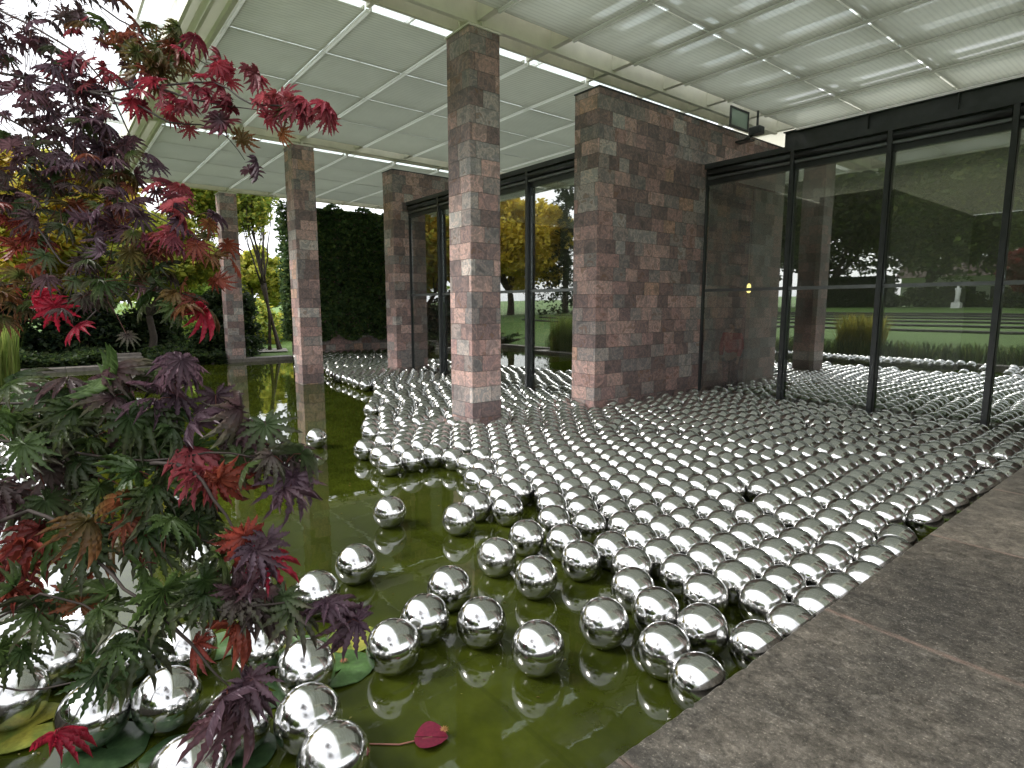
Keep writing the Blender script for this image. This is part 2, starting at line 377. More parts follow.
for a, b in zip(joints[:-1], joints[1:]):
    # the slab at the water: worn, slightly chipped front edge
    ya, yb = a + .003, b - .003; m_ = 60; chip = [rnd.uniform(-.0025, .0025) + (rnd.uniform(.004, .014) if rnd.random() < .10 else 0) for _ in range(m_ + 1)]
    ed_ = [(-1.24 + c_, ya + (yb - ya) * k_ / m_) for k_, c_ in enumerate(chip)]
    ot = [(.62, ya), (.62, yb)]
    lo = [(x_, y_, .26) for x_, y_ in ed_]; mi_ = [(x_, y_, .392) for x_, y_ in ed_]; hi = [(x_ + .008, y_, .40) for x_, y_ in ed_]
    nv = m_ + 1; vs_ = lo + mi_ + hi + [(.62, ya, .26), (.62, yb, .26), (.62, ya, .40), (.62, yb, .40)]; q0 = 3 * nv
    fs_ = [(k_ + 1, k_, nv + k_, nv + k_ + 1) for k_ in range(m_)] + [(nv + k_ + 1, nv + k_, 2 * nv + k_, 2 * nv + k_ + 1) for k_ in range(m_)]
    fs_ += [tuple([2 * nv + k_ for k_ in range(m_, -1, -1)] + [q0 + 2, q0 + 3]), (0, q0, q0 + 2, 2 * nv, nv), (m_, nv + m_, 2 * nv + m_, q0 + 3, q0 + 1), (q0, q0 + 1, q0 + 3, q0 + 2)]
    pv.add(vs_, fs_)
    for x0, x1 in ((.626, 2.5), (2.506, 4.4), (4.406, 6.3)):
        pv.bbox(x0, x1 - .0, a + .003, b - .003, .26, .40, .006)
pv.box(-1.15, 6.2, -11.3, 11.0, -.6, .262)
tag(pv.build('paving', M_PAVE), kind='structure')
kb = MB()
for a in np.arange(-1.2, 7.3, 1.5): kb.bbox(-23.5, -22.85, a, min(a + 1.494, 7.35), -.5, .13, .012)
for a in np.arange(-24.5, -1.3, 1.5): kb.bbox(a, min(a + 1.494, -3.72), -1.45, -1.0, -.5, .16, .012)
tag(kb.build('pond_kerb', M_KERB), kind='structure')
pk = MB()      # stone edged planting beds standing in the pond
pk.bbox(-19.6, -16.95, -.62, -.12, -.5, .1, .012); pk.bbox(-17.35, -16.95, -.99, -.63, -.5, .1, .012); pk.bbox(-19.6, -19.2, -.99, -.63, -.5, .1, .012)
pk.bbox(-3.5, -1.25, -.66, -.46, -.5, .24, .012); pk.bbox(-3.7, -3.505, -3.0, -.46, -.5, .24, .012); pk.bbox(-3.5, -1.25, -3.0, -2.8, -.5, .24, .012)
tag(pk.build('planting_bed_edging', M_KERB), kind='structure')
sb = MB(); sb.box(-19.18, -17.36, -.99, -.63, -.5, .06); sb.box(-3.5, -1.25, -2.79, -.67, -.5, .2)
tag(sb.build('planting_bed_soil', M_EARTH), kind='structure')
pa = MB(); pa.add([(-29.5, -4, .135), (-26.6, -4, .135), (-26.4, 3, .135), (-25.6, 8, .135), (-27.5, 8.5, .135), (-29.2, 3, .15)], [(0, 1, 2, 3, 4, 5)])
tag(pa.build('gravel_path', simple('pale_gravel', (.30, .28, .24), .9, var=.4, scale=60)), kind='structure')
gs = MB()
for k in range(3): gs.bbox(-24.0 - .45 * (k + 1), -24.0 - .45 * k + .02, 1.5, 2.55, .0, .16 + .1 * k, .01)
tag(gs.build('stone_steps', M_KERB), kind='structure')
# terraced turf seats: low dark risers curving across the lawn beyond the pond
tr = MB()
for k in range(6):
    yy = -6.5 - k * 1.5; pts = []
    for i in range(25):
        x = -30 + i * 1.15; yv = yy - .006 * (x + 7) ** 2 * .5
        pts.append((x, yv, ground_h(x, yv) + .05))
    for a, b in zip(pts[:-1], pts[1:]):
        tr.add([(a[0], a[1], a[2] - .2), (b[0], b[1], b[2] - .2), (b[0], b[1], b[2] + .03), (a[0], a[1], a[2] + .03),
                (a[0], a[1] - .22, a[2] - .2), (b[0], b[1] - .22, b[2] - .2), (b[0], b[1] - .22, b[2] + .05), (a[0], a[1] - .22, a[2] + .05)],
               [(0, 1, 2, 3), (3, 2, 6, 7), (5, 4, 7, 6), (0, 3, 7, 4), (1, 5, 6, 2)])
tag(tr.build('lawn_terraces', simple('weathered_dark_stone', (.05, .048, .04), .9, var=.3)), kind='structure')
# gallery interior
fl = MB(); fl.box(-22.3, 8.6, 8.45, 26, -.5, .05); fl.box(-7.3, 8.6, 11.2, 26, -.5, .052)
fl2 = MB(); fl2.box(-15.1, -7.96, 8.36, 26, -.5, .05); fl2.box(-7.9, 8.6, 11.2, 26, -.5, .05); fl2.box(-22.3, -15.74, 12.45, 26, -.5, .05)
tag(fl2.build('gallery_floor', M_INFLOOR), kind='structure')
iw = MB(); iw.box(-22.3, 8.6, 22, 22.2, .05, 4.72)
iw.box(-6.9, -5.4, 15.3, 15.6, .051, 4.7); iw.box(-5.6, -5.35, 15.61, 21.9, .051, 4.7)
iw.box(-3.2, -.8, 17.3, 17.6, .051, 4.7); iw.box(-7.4, -7.3, 13.0, 21.9, .051, 4.7)
iw.box(-13.6, -9.5, 14.3, 14.6, .051, 4.7)
tag(iw.build('gallery_partition', M_INWALL), kind='structure')
ic = MB(); ic.box(-15.1, -7.97, 8.45, 22.2, 4.75, 4.9); ic.box(-7.33, .0, 11.25, 22.2, 4.75, 4.9); ic.box(.45, 8.6, 11.25, 22.2, 4.75, 4.9); ic.box(-22.3, -15.75, 12.5, 22.2, 4.75, 4.9)
tag(ic.build('gallery_ceiling', make_translucent('skylight_ceiling', (.8, .8, .76), .42)), kind='structure')

# ------------------------------------------------------------------ stone walls and columns
XC = lambda k: -7.35 + (1 - k) * -7.78 if False else -7.35 - k * 7.78     # right edge of line k
def column(k, z0, label):
    x1 = XC(k)
    t = thing('stone_column', label, 'column', (x1 - .3, 5.34, z0), 'stone clad columns along the pond')
    s = MB().bbox(x1 - .6, x1, 5.06, 5.62, -.55 if z0 < .05 else z0, 6.02, .006).build('shaft', M_STONE, t)
    c = MB(); c.bbox(x1 - .62, x1 + .02, 5.04, 5.64, 6.021, 6.05, .006); c.build('cap_plate', M_CREAM, t)
    w = MB(); w.box(x1 - .315, x1 - .285, 5.10, 5.58, 6.051, 6.20); w.box(x1 - .56, x1 - .04, 5.325, 5.355, 6.051, 6.16); w.build('bearing', M_CREAM, t)
    return t
column(0, 0, 'nearest square column of reddish stone blocks, standing among the packed steel balls')
column(1, 0, 'square stone column rising straight out of open green water, between a ball raft and the far kerb')
column(2, .13, 'farthest thin stone column standing on the pond kerb before the dark ivy mound')
column(-1, 0, 'square stone column out of frame on the near paving side')
def wall(k, label, yend=14.2, zt=5.79):
    x1 = XC(k)
    t = thing('stone_wall', label, 'wall', (x1 - .3, 7.79, 0), 'parallel stone clad walls')
    m = MB(); m.bbox(x1 - .6, x1, 7.79, 11.25 if k == 0 else yend, -.55, zt, .006)
    m.build('masonry', M_STONE, t)
    if k == 0:
        u = MB(); u.box(x1 - .6, x1 - .002, 11.252, yend, 4.5, zt - .002); u.box(x1 - .6, x1 - .4, 11.252, yend, -.5, 4.498); u.build('rear_masonry', M_STONE, t)
    if k in (0, 1): MB().box(x1 - .6 + (.0 if k else .22), x1 - (.0 if k else .401), yend + .01, 22.0, .06, 4.9).build('gallery_side', M_INWALL, t)
    c = MB(); c.box(x1 - .615, x1 + .015, 7.775, yend, zt + .001, zt + .02); c.build('coping', M_STEEL, t)
    return t
wall(0, 'large reddish brown block wall in the centre running back to the tall right hand glazing')
wall(1, 'block clad wall end farther left beside the ivy wall, with the narrow window bay')
wall(-1, 'block clad wall beyond the right edge by the paving')

# ------------------------------------------------------------------ glazed facades
def facade(label, x0, x1, Y, mulls, zb=.05, zt=2.35, zh=4.95):
    t = thing('glass_facade', label, 'glazing', ((x0 + x1) / 2, Y, zb), 'glazed facades between the stone walls')
    h = MB(); h.box(x0, x1, Y - .11, Y + .11, zh - .10, zh); h.box(x0, x1, Y - .03, Y + .09, zh - .42, zh - .101); h.build('header', M_STEEL, t)
    st = [x0 + .04] + list(mulls) + [x1 - .04]
    for a, b in zip(st[:-1], st[1:]):
        r = MB(); r.tube([(a + .05, Y - .08, zh - .19), (b - .05, Y - .08, zh - .19)], .055, 10); r_o = r.build('roller_blind', M_STEEL, t, True)
        ro_ = r_o; q = MB(); q.bbox(a + .045, b - .045, Y - .10, Y - .031, zh - .32, zh - .275, .004); q.build('blind_bar', M_ALU, ro_)
    for i, x in enumerate(st):
        e_ = i in (0, len(st) - 1)
        if e_:
            m = MB(); m.bbox(x - .038, x - .015, Y - .035, Y + .06, -.45, zh - .101, .004) if i == 0 else m.bbox(x + .015, x + .038, Y - .035, Y + .06, -.45, zh - .101, .004); m.build('edge_frame', M_STEEL, t); continue
        m = MB(); m.bbox(x - .036, x + .036, Y - .035, Y + .06, -.45, zh - .101, .004); m.box(x - .012, x + .012, Y - .095, Y - .036, -.45, zh - .102)
        m.box(x - .036, x + .036, Y - .112, Y - .096, -.45, zh - .103)
        m.build('mullion', M_STEEL, t)
    for a, b in zip(st[:-1], st[1:]):
        m = MB(); m.bbox(a + .043, b - .043, Y - .05, Y + .05, zt - .03, zt + .03, .004); m.build('transom', M_ALU, t)
        m = MB(); m.box(a + .043, b - .043, Y - .04, Y + .06, -.4, zb + .06); m.build('sill', M_STEEL, t)
        m = MB(); m.box(a + .043, b - .043, Y + .0, Y + .012, zt + .03, zh - .3); m.build('pane', M_GLASS, t)
        m = MB(); m.box(a + .043, b - .043, Y + .0, Y + .012, zb + .06, zt - .03); m.build('pane', M_GLASS, t)
    return t
facade('tall grey framed glazing on the right reflecting lawn, trees and balls', -7.345, -.175, 11.1, [-5.5, -3.9, -2.31, -1.0])
facade('tall glazing between the two stone walls reflecting the yellow tree', -15.125, -7.955, 8.3, [-13.42, -11.6, -9.80])
facade('glazing at the back of the farthest bay by the ivy wall', -22.9, -15.735, 12.3, [-21.1, -19.3, -17.5])
facade('glazing beyond the right edge of the stone paving', .435, 7.6, 11.1, [2.2, 4.0, 5.8])
bm_ = MB(); bm_.box(-7.33, 8.0, 14.25, 14.31, 5.55, 6.12); bm_.box(-7.33, 8.0, 14.15, 14.41, 5.52, 5.549); bm_.box(-7.33, 8.0, 14.15, 14.41, 6.121, 6.15)
for x in (-5.5, -3.9, -2.3, -.7): bm_.box(x - .02, x + .02, 14.17, 14.249, 5.55, 6.12)
tag(bm_.build('steel_beam', M_STEEL), 'dark grey steel beam above the right hand glazing, under the pale roof panels', 'beam')

# ------------------------------------------------------------------ roof
ZP = 6.15; PY0 = 2.42; PYS = 1.463; NR = 8
roof = thing('museum_roof', 'flat pale perforated panel roof on cream beams, oversailing pond and walls', 'roof', (-11, 8, 6.1))
bays = {-1: ([-30.0 + 7.44, -20.9, -19.2, -17.45, -15.91], M_PANEL), 0: ([-14.78, -13.05, -11.43, -9.85, -8.13], M_PANEL), 1: ([-7.0, -5.53, -3.9, -2.25, -.35], M_PANEL2)}
def panel_mesh(b, x0, x1, y0, y1):
    b.box(x0 + .02, x1 - .02, y0 + .045, y1 - .045, ZP, ZP + .012)
    b.box(x0 + .012, x1 - .012, y0 + .045, y0 + .065, ZP + .013, ZP + .06); b.box(x0 + .012, x1 - .012, y1 - .065, y1 - .045, ZP + .013, ZP + .06)
for bk, (xl, pm) in bays.items():
    for a, b in zip(xl[:-1], xl[1:]):
        for j in range(NR):
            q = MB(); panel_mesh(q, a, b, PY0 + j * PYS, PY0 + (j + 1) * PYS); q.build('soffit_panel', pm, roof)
q = MB()
for a, b in zip((.78, 2.44, 4.1, 5.76), (2.44, 4.1, 5.76, 7.4)):
    for j in range(NR): panel_mesh(q, a, b, PY0 + j * PYS, PY0 + (j + 1) * PYS)
tag(q.build('far_soffit_panels', M_PANEL2, roof), kind='stuff')
for xa, xb in ((-22.56, -15.91), (-14.78, -8.13), (-7.0, -.35), (.78, 7.4)):
    for j in range(NR + 1):
        y = PY0 + j * PYS
        q = MB(); q.bbox(xa - (.0 if xa > -22 else .8), xb, y - .024, y + .024, ZP - .03, ZP + .02, .004); q.build('light_bar', M_DIFFUSER, roof)
for bk, (xl, pm) in bays.items():
    q = MB()
    for x in xl[1:-1]: q.box(x - .03, x + .03, PY0, PY0 + NR * PYS, ZP + .065, ZP + .12)
    q.build('panel_rail', M_STEEL if bk < 1 else M_CREAM, roof)
# strips of cream beams with open slots above every wall line
for k in (2, 1, 0, -1):
    x0 = -8.13 - k * 7.78; x1 = -7.0 - k * 7.78; y1 = PY0 + NR * PYS
    q = MB(); q.box(x0 + .16, x0 + .22, 1.9, y1, ZP + .02, ZP + .42); q.box(x0 + .585, x0 + .665, 1.9, y1, ZP - .02, ZP + .44); q.box(x1 - .05, x1 - .002, 1.9, y1, ZP + .05, ZP + .4)
    q.build('spine_beam', M_CREAM, roof)
    q = MB()
    for j in range(NR + 1):
        y = PY0 + j * PYS
        q.box(x0 + .221, x0 + .584, y - .05, y + .05, ZP + .03, ZP + .40); q.box(x0 + .666, x1 - .051, y - .05, y + .05, ZP + .03, ZP + .40)
        q.box(x0 + .002, x0 + .159, y - .03, y + .03, ZP + .03, ZP + .12)
    q.build('cross_rib', M_CREAM, roof)
    q = MB(); q.box(x0 + .225, x0 + .582, 1.95, y1, ZP + .405, ZP + .425)
    for j in range(NR):
        ya = PY0 + j * PYS
        if j >= 3: q.box(x0 + .668, x0 + .72, ya + .06, ya + PYS - .06, ZP + .405, ZP + .425); q.box(x0 + .9, x1 - .052, ya + .06, ya + PYS - .06, ZP + .405, ZP + .425)
        else: q.box(x0 + .668, x1 - .052, ya + .06, ya + PYS - .06, ZP + .405, ZP + .425)
    q.build('cover_plate', M_MILK, roof)
    q = MB(); q.box(x0 + .005, x0 + .155, PY0, y1, ZP + .13, ZP + .138)
    q.build('slot_light', M_DIFFUSER, roof)
# white boards with two long openings over each right hand panel
q = MB(); ZB = ZP + .34
for xl in (bays[1][0], [.78, 2.44, 4.1, 5.76, 7.4]):
    for a, b in zip(xl[:-1], xl[1:]):
        for j in range(NR):
            ya = PY0 + j * PYS
            q.box(a, a + .14, ya, ya + PYS, ZB, ZB + .02); q.box(b - .14, b, ya, ya + PYS, ZB, ZB + .02)
            for s, e in ((0, .20), (.50, .70), (1.0, PYS)): q.box(a + .141, b - .141, ya + s, ya + e, ZB, ZB + .02)
q.build('ceiling_board', make_translucent('white_ceiling_board', (.86, .86, .80), .32), roof)
e = MB(); e.bbox(-23.9, 8.0, 2.31, 2.37, ZP - .03, ZP + .40, .01); e.bbox(-23.9, 8.0, 2.10, 2.15, ZP + .02, ZP + .4, .01); e.bbox(-23.9, 8.0, 1.90, 1.95, ZP + .12, ZP + .5, .01); e.build('edge_beam', M_CREAM, roof)
e = MB(); e.box(-23.9, 8.0, 2.151, 2.309, ZP + .06, ZP + .07); e.box(-23.9, 8.0, 1.951, 2.099, ZP + .22, ZP + .23); e.build('edge_soffit', M_MILK, roof)
e = MB(); e.box(-23.9, 8.0, 2.371, 2.395, ZP + .03, ZP + .04); e.build('edge_light', M_DIFFUSER, roof)
e = MB(); e.bbox(-23.75, -23.55, 2.37, 14.1, ZP + .2, ZP + .5, .01); e.build('end_beam', M_CREAM, roof)
lv = MB(); ZL = 6.98; x = -24.0
while x < 8.0:
    lv.add([(x, 1.62, ZL), (x + .12, 1.62, ZL + .05), (x + .12, 14.3, ZL + .05), (x, 14.3, ZL), (x, 1.62, ZL + .008), (x + .12, 1.62, ZL + .058), (x + .12, 14.3, ZL + .058), (x, 14.3, ZL + .008)],
           [(0, 3, 2, 1), (4, 5, 6, 7), (0, 1, 5, 4), (2, 3, 7, 6), (1, 2, 6, 5), (3, 0, 4, 7)]); x += .19
lv.build('glass_louvres', M_LOUVRE, roof)
e = MB()
for j in range(-1, NR + 1): e.box(-24, 8, 1.60 + max(0, j) * PYS + (.8 if j >= 0 else 0), 1.64 + max(0, j) * PYS + (.8 if j >= 0 else 0), ZL - .07, ZL - .005)
for k in range(20):
    xx = -24 + k * 1.66; e.bbox(xx, xx + .06, 1.55, 14.3, ZL - .16, ZL - .075, .004)
e.build('louvre_frame', M_WHITE, roof)
rd = MB(); rd.box(-24, 8.6, 14.42, 28, 6.3, 6.6); rd.build('rear_deck', M_MILK, roof)

# flood light on the wall top
fl_ = thing('flood_light', 'small black flood light with a framed glass shield on the stone wall top', 'lamp', (-7.0, 12.2, 5.6))
b = MB(); b.bbox(-7.05, -6.78, 12.1, 12.3, 5.66, 5.82, .02); b.tube([(-6.9, 12.2, 5.82), (-6.9, 12.2, 6.14)], .025, 8); b.build('housing', M_STEEL, fl_)
b = MB(); b.box(-7.34, -7.0, 12.1, 12.3, 5.56, 5.60); b.tube([(-7.2, 12.2, 5.6), (-6.87, 12.2, 5.72)], .03, 8); b.build('bracket', M_STEEL, fl_)
b = MB(); b.box(-6.95, -6.92, 11.2, 11.9, 5.66, 5.70); b.box(-6.95, -6.92, 11.2, 11.9, 6.02, 6.06); b.box(-6.95, -6.92, 11.2, 11.24, 5.70, 6.02); b.box(-6.95, -6.92, 11.86, 11.9, 5.70, 6.02); b.build('shield_frame', M_STEEL, fl_)
b = MB(); b.box(-6.94, -6.93, 11.24, 11.86, 5.70, 6.02); b.build('shield', make_translucent('greenish_glass', (.5, .62, .55), .5, .5), fl_)

# ------------------------------------------------------------------ steel balls
_b = np.array([
-2468,284,-2179,780,-2662,516,-2481,780,-3133,12,-3037,298,-3524,-290,-1513,2394,-2860,900,-3786,-140,-3579,184,-1797,2496,
-3431,446,-1489,2912,-2250,1970,-3210,770,-2760,1350,-4142,-287,-1780,2831,-1462,3247,-4078,7,-2200,2450,-2660,1880,-2900,1630,
-2078,2786,-1468,3577,-1722,3401,-2005,3199,-1459,3892,-3620,1230,-2356,2902,-3950,900,-4740,-90,-3130,1950,-1742,3702,-1427,4219,
-1996,3525,-2890,2510,-2280,3323,-1726,4032,-2016,3827,-2577,3154,-1480,4561,-1706,4333,-2281,3624,-3880,1620,-4620,750,-2890,2950,
-2011,4131,-2551,3454,-3330,2500,-1474,4864,-2301,3925,-1774,4627,-2862,3260,-2553,3755,-2012,4439,-3200,3080,-1545,5162,-2834,3560,
-2312,4229,-1770,4928,-6060,-455,-3470,2910,-2573,4056,-2039,4771,-2294,4544,-2831,3871,-3104,3694,-1815,5330,-2597,4356,-2035,5124,
-3337,3502,-6369,-310,-2849,4177,-6603,-501,-1568,5870,-3594,3324,-2303,4961,-3099,4009,-1801,5672,-2563,4717,-4170,2710,-2084,5479,
-2835,4541,-3367,3872,-1562,6199,-6640,-169,-2325,5293,-3610,3694,-3086,4363,-4720,2310,-6871,-363,-7063,-596,-4074,3187,-1818,6039,
-2577,5096,-2824,4867,-3352,4221,-2068,5839,-3882,3564,-4350,3023,-1546,6551,-2319,5668,-3082,4711,-3605,4057,-1818,6384,-2598,5421,
-7161,-281,-3852,3883,-7353,-513,-3347,4546,-4343,3324,-2094,6159,-1566,6855,-3062,5049,-2336,5978,-3609,4378,-4122,3747,-1861,6683,
-2607,5755,-3349,4847,-1519,7152,-3862,4214,-2115,6462,-2876,5535,-4433,3610,-7432,-148,-7623,-381,-4113,4048,-3617,4678,-2365,6290,
-3121,5351,-1846,6984,-4682,3442,-1508,7454,-3345,5148,-2623,6068,-7880,-539,-3877,4514,-4378,3905,-2151,6762,-2898,5836,-3617,4980,
-4132,4348,-2399,6589,-3147,5667,-1864,7285,-1499,7755,-4700,3749,-7694,0,-7886,-233,-3885,4816,-2655,6368,-4397,4204,-2152,7063,
-3401,5496,-5010,3490,-2916,6137,-3612,5281,-8160,-429,-4148,4649,-4654,4047,-1455,8077,-1841,7603,-2424,6889,-3168,5969,-8439,-649,
-3882,5115,-4412,4503,-2685,6684,-2155,7365,-3419,5798,-4966,3889,-7968,127,-8159,-105,-2938,6467,-4153,4948,-1831,7904,-4670,4348,
-2429,7193,-1494,8376,-3673,5637,-3178,6284,-3877,5417,-8414,-267,-4425,4802,-2129,7694,-4925,4188,-5270,3774,-2694,7022,-3438,6103,
-4151,5250,-1449,8674,-2955,6816,-1854,8205,-4685,4649,-2422,7503,-8728,-412,-3689,5938,-5208,4069,-3195,6624,-4413,5102,-9020,-647,
-4941,4489,-2701,7323,-2134,8050,-3944,5777,-1753,8538,-3453,6406,-4141,5549,-5571,3760,-4688,4950,-1455,9019,-2379,7862,-2980,7116,
-6210,3059,-8715,-85,-3705,6243,-5218,4370,-4406,5399,-3228,6943,-4948,4796,-2108,8368,-2685,7650,-8998,-274,-3956,6078,-3464,6755,
-4670,5250,-1443,9320,-5504,4219,-6208,3360,-2946,7498,-9302,-492,-4395,5700,-3703,6572,-5223,4671,-2394,8250,-4226,5947,-5940,3794,
-2025,8732,-4946,5105,-1710,9180,-3221,7295,-2639,8054,-9562,-644,-5786,4108,-3957,6411,-5483,4520,-4663,5553,-1436,9622,-6600,3140,
-6211,3662,-3469,7123,-2340,8560,-2930,7825,-5216,4972,-9820,-800,-2007,9033,-4217,6259,-3704,6935,-4926,5405,-1705,9483,-5763,4409,
-3190,7674,-9541,-307,-4642,5857,-3949,6745,-5481,4828,-2670,8372,-4478,6110,-1469,9921,-6625,3453,-2326,8862,-5198,5273,-1971,9332,
-2931,8127,-3438,7503,-9801,-460,-4205,6585,-10119,-840,-4908,5718,-6045,4302,-6403,3892,-5758,4710,-3728,7275,-1737,9783,-2608,8698,
-3191,7975,-5467,5138,-2284,9161,-7080,3140,-4464,6432,-3963,7086,-5172,5573,-6321,4180,-6668,3751,-1999,9632,-10092,-540,-3461,7804,
-4882,6023,-4203,6905,-6040,4603,-2929,8526,-4725,6280,-5740,5010,-2593,9000,-1739,10088,-3722,7601,-2246,9460,-5450,5438,-3164,8318,
-6939,3612,-10400,-731,-4459,6747,-5157,5882,-6315,4480,-6656,4052,-10076,-239,-3977,7444,-1998,9934,-2882,8826,-3458,8112,-6020,4903,
-5723,5311,-2552,9303,-4718,6594,-7206,3472,-5418,5736,-4209,7257,-10681,-840,-1756,10389,-3745,7900,-10372,-429,-6922,3912,-2272,9760,
-6584,4344,-5128,6181,-3225,8614,-4446,7081,-6293,4779,-4976,6441,-2867,9127,-3449,8413,-6004,5202,-2015,10235,-4002,7742,-5699,5610,
-2529,9604,-7192,3777,-4698,6929,-5397,6054,-10652,-540,-3171,8911,-6567,4644,-6906,4217,-3746,8200,-2271,10062,-4276,7549,-2830,9426,
-6281,5088,-4953,6783,-5979,5500,-5661,5909,-7471,3664,-10948,-699,-2012,10549,-4550,7362,-4009,8043,-2534,9909,-5349,6370,-7173,4078,
-8140,2870,-6836,4510,-1743,10920,-3514,8714,-6544,4943,-5204,6632,-3156,9212,-3737,8501,-4282,7849,-2272,10393,-2805,9726,-6258,5387,
-5936,5796,-4816,7206,-11233,-840,-5622,6250,-7451,3965,-3449,9027,-7160,4378,-6818,4810,-4009,8344,-4553,7663,-2524,10226,-2039,10863,
-5078,7057,-6532,5265,-5875,6106,-6217,5686,-3129,9579,-5496,6625,-4290,8150,-4814,7508,-2803,10045,-2289,10694,-7731,3854,-7919,3620,
-7092,4668,-3779,8857,-7439,4266,-5362,6898,-6790,5110,-3432,9333,-3999,8649,-4557,7967,-2541,10529,-3060,9888,-5076,7358,-6155,6002,
-6504,5564,-5769,6507,-3700,9194,-7718,4155,-7075,4966,-4263,8504,-7395,4566,-4815,7811,-2793,10363,-5337,7211,-6103,6301,-6426,5899,
-3400,9712,-6802,5442,-5722,6804,-4558,8284,-11822,-833,-5072,7659,-2488,10920,-3064,10232,-7674,4453,-8071,3962,-7358,4865,-7044,5262,
-5605,7077,-3651,9541,-4255,8805,-4814,8124,-6052,6591,-6700,5793,-6381,6195,-2747,10765,-5336,7512,-3334,10074,-8329,3795,-3990,9274,
-8002,4256,-4545,8604,-5069,7969,-2992,10589,-5603,7374,-5999,6886,-4241,9106,-6330,6489,-6972,5691,-3672,9842,-6660,6092,-12188,-840,
-4806,8454,-5329,7816,-7656,4909,-7199,5511,-3303,10416,-7861,4689,-8340,4096,-3922,9673,-5890,7202,-4529,8928,-5058,8294,-6276,6782,
-3006,10920,-5589,7674,-6615,6388,-6935,5986,-3639,10157,-8118,4533,-4176,9511,-8608,3956,-4790,8778,-5318,8141,-3279,10717,-6186,7106,
-5857,7535,-4455,9318,-6560,6684,-8385,4394,-7212,5873,-3911,10026,-6891,6283,-5049,8629,-5572,7988,-8088,4887,-4188,9814,-6121,7398,
-4726,9155,-3616,10576,-8652,4254,-5303,8470,-6494,6978,-5837,7847,-6845,6581,-7172,6171,-7491,5771,-3855,10371,-8351,4724,-4457,9619,
-5050,8929,-5556,8320,-6426,7274,-8101,5187,-6099,7711,-4723,9457,-3595,10876,-6784,6875,-4183,10157,-8634,4564,-7126,6470,-7451,6065,
-5316,8770,-5811,8171,-8356,5025,-5019,9229,-4470,9921,-6365,7573,-3910,10668,-8929,4371,-6706,7175,-5578,8619,-7730,5946,-7403,6358,
-6068,8036,-7084,6777,-8104,5499,-4725,9758,-8617,4865,-4161,10477,-5316,9070,-7971,5771,-5839,8470,-6640,7470,-8368,5326,-4477,10224,
-4999,9578,-6331,7905,-6994,7085,-8887,4728,-7360,6655,-7692,6241,-5577,8920,-8623,5166,-4738,10059,-4186,10790,-5315,9371,-6588,7771,
-6922,7373,-9169,4553,-5839,8770,-8006,6061,-4459,10527,-7642,6536,-6317,8206,-7273,7007,-4995,9892,-8420,5621,-8891,5029,-5577,9220,
-8253,5872,-6100,8620,-6861,7666,-5286,9670,-4742,10367,-6586,8072,-7209,7289,-7970,6353,-7540,6895,-9151,4877,-5838,9071,-8787,5419,
-5007,10193,-4470,10890,-6377,8500,-9459,4637,-5576,9521,-8281,6170,-6099,8921,-6864,7959,-4722,10674,-5287,9971,-8554,5891,-9088,5257,
-7517,7234,-5838,9371,-6647,8366,-9759,4479,-8051,6630,-8802,5720,-5015,10495,-6373,8801,-5565,9821,-7773,7079,-9400,5048,-8293,6468,
-6118,9222,-5295,10283,-9055,5557,-6927,8247,-8579,6191,-5837,9673,-6643,8667,-9670,4872,-8057,6932,-4982,10827,-5548,10121,-8824,6020,
-9365,5376,-7199,8115,-7793,7377,-6098,9523,-8309,6773,-9999,4662,-6917,8541,-7659,7639,-9078,5857,-5263,10666,-8591,6491,-6624,8968,
-5825,9973,-8048,7222,-9660,5200,-6367,9390,-9329,5692,-5510,10494,-8840,6331,-6894,8835,-9929,5026,-8311,7073,-6146,9820,-5775,10319,
-9090,6163,-8604,6792,-6641,9268,-9619,5538,-10271,4792,-7199,8656,-9341,6001,-5537,10794,-8853,6632,-6090,10116,-8191,7481,-6905,9130,
-9932,5330,-5784,10620,-9594,5837,-6629,9568,-8612,7089,-9108,6470,-10222,5099,-8449,7340,-6374,10016,-6060,10416,-9354,6301,-8863,6933,
-9901,5643,-6898,9427,-8188,7813,-10534,4939,-6636,9869,-7199,9180,-9119,6772,-8435,7645,-10220,5420,-8101,8100,-6375,10317,-9875,5945,
-6020,10808,-9369,6610,-8863,7248,-6900,9725,-10487,5242,-8697,7499,-6637,10170,-10192,5721,-9620,6442,-6311,10612,-9125,7080,-8394,8030,
-9846,6245,-6901,10023,-9378,6918,-8687,7800,-7199,9689,-10491,5551,-10162,6039,-6632,10485,-6300,10920,-10783,5301,-9132,7379,-9632,6755,
-8964,7628,-6904,10322,-9881,6586,-10460,5860,-8685,8100,-9388,7219,-10119,6372,-6584,10821,-10788,5602,-9645,7057,-8942,7948,-7199,10186,
-10413,6206,-6903,10621,-9899,6888,-9372,7555,-11054,5459,-9205,7802,-10744,5959,-10149,6720,-9629,7399,-6886,10920,-10392,6533,-11007,5810,
-9881,7240,-9197,8100,-7199,10676,-10689,6329,-10134,7075,-9628,7712,-9459,7959,-11470,5470,-10977,6151,-10408,6869,-9882,7556,-10664,6663,
-11239,6002,-10137,7399,-10959,6462,-11493,5806,-9891,7856,-10385,7236,-9721,8100,-11226,6321,-10633,7067,-10148,7700,-10905,6844,-11496,6160,
-10401,7541,-11208,6632,-10067,8100,-11787,5940,-10652,7375,-10919,7152,-11478,6485,-10324,7943,-12059,5811,-11193,6933,-11780,6260,-10613,7755,
-11467,6786,-10940,7452,-11201,7251,-11770,6562,-10601,8060,-12349,5893,-11454,7087,-10913,7777,-12063,6364,-11746,6902,-12311,6192,-11189,7621,
-10900,8096,-11464,7394,-12053,6666,-12622,6029,-11732,7205,-11162,7946,-12321,6521,-12040,6967,-11479,7695,-12578,6331,-13020,5840,-11743,7506,
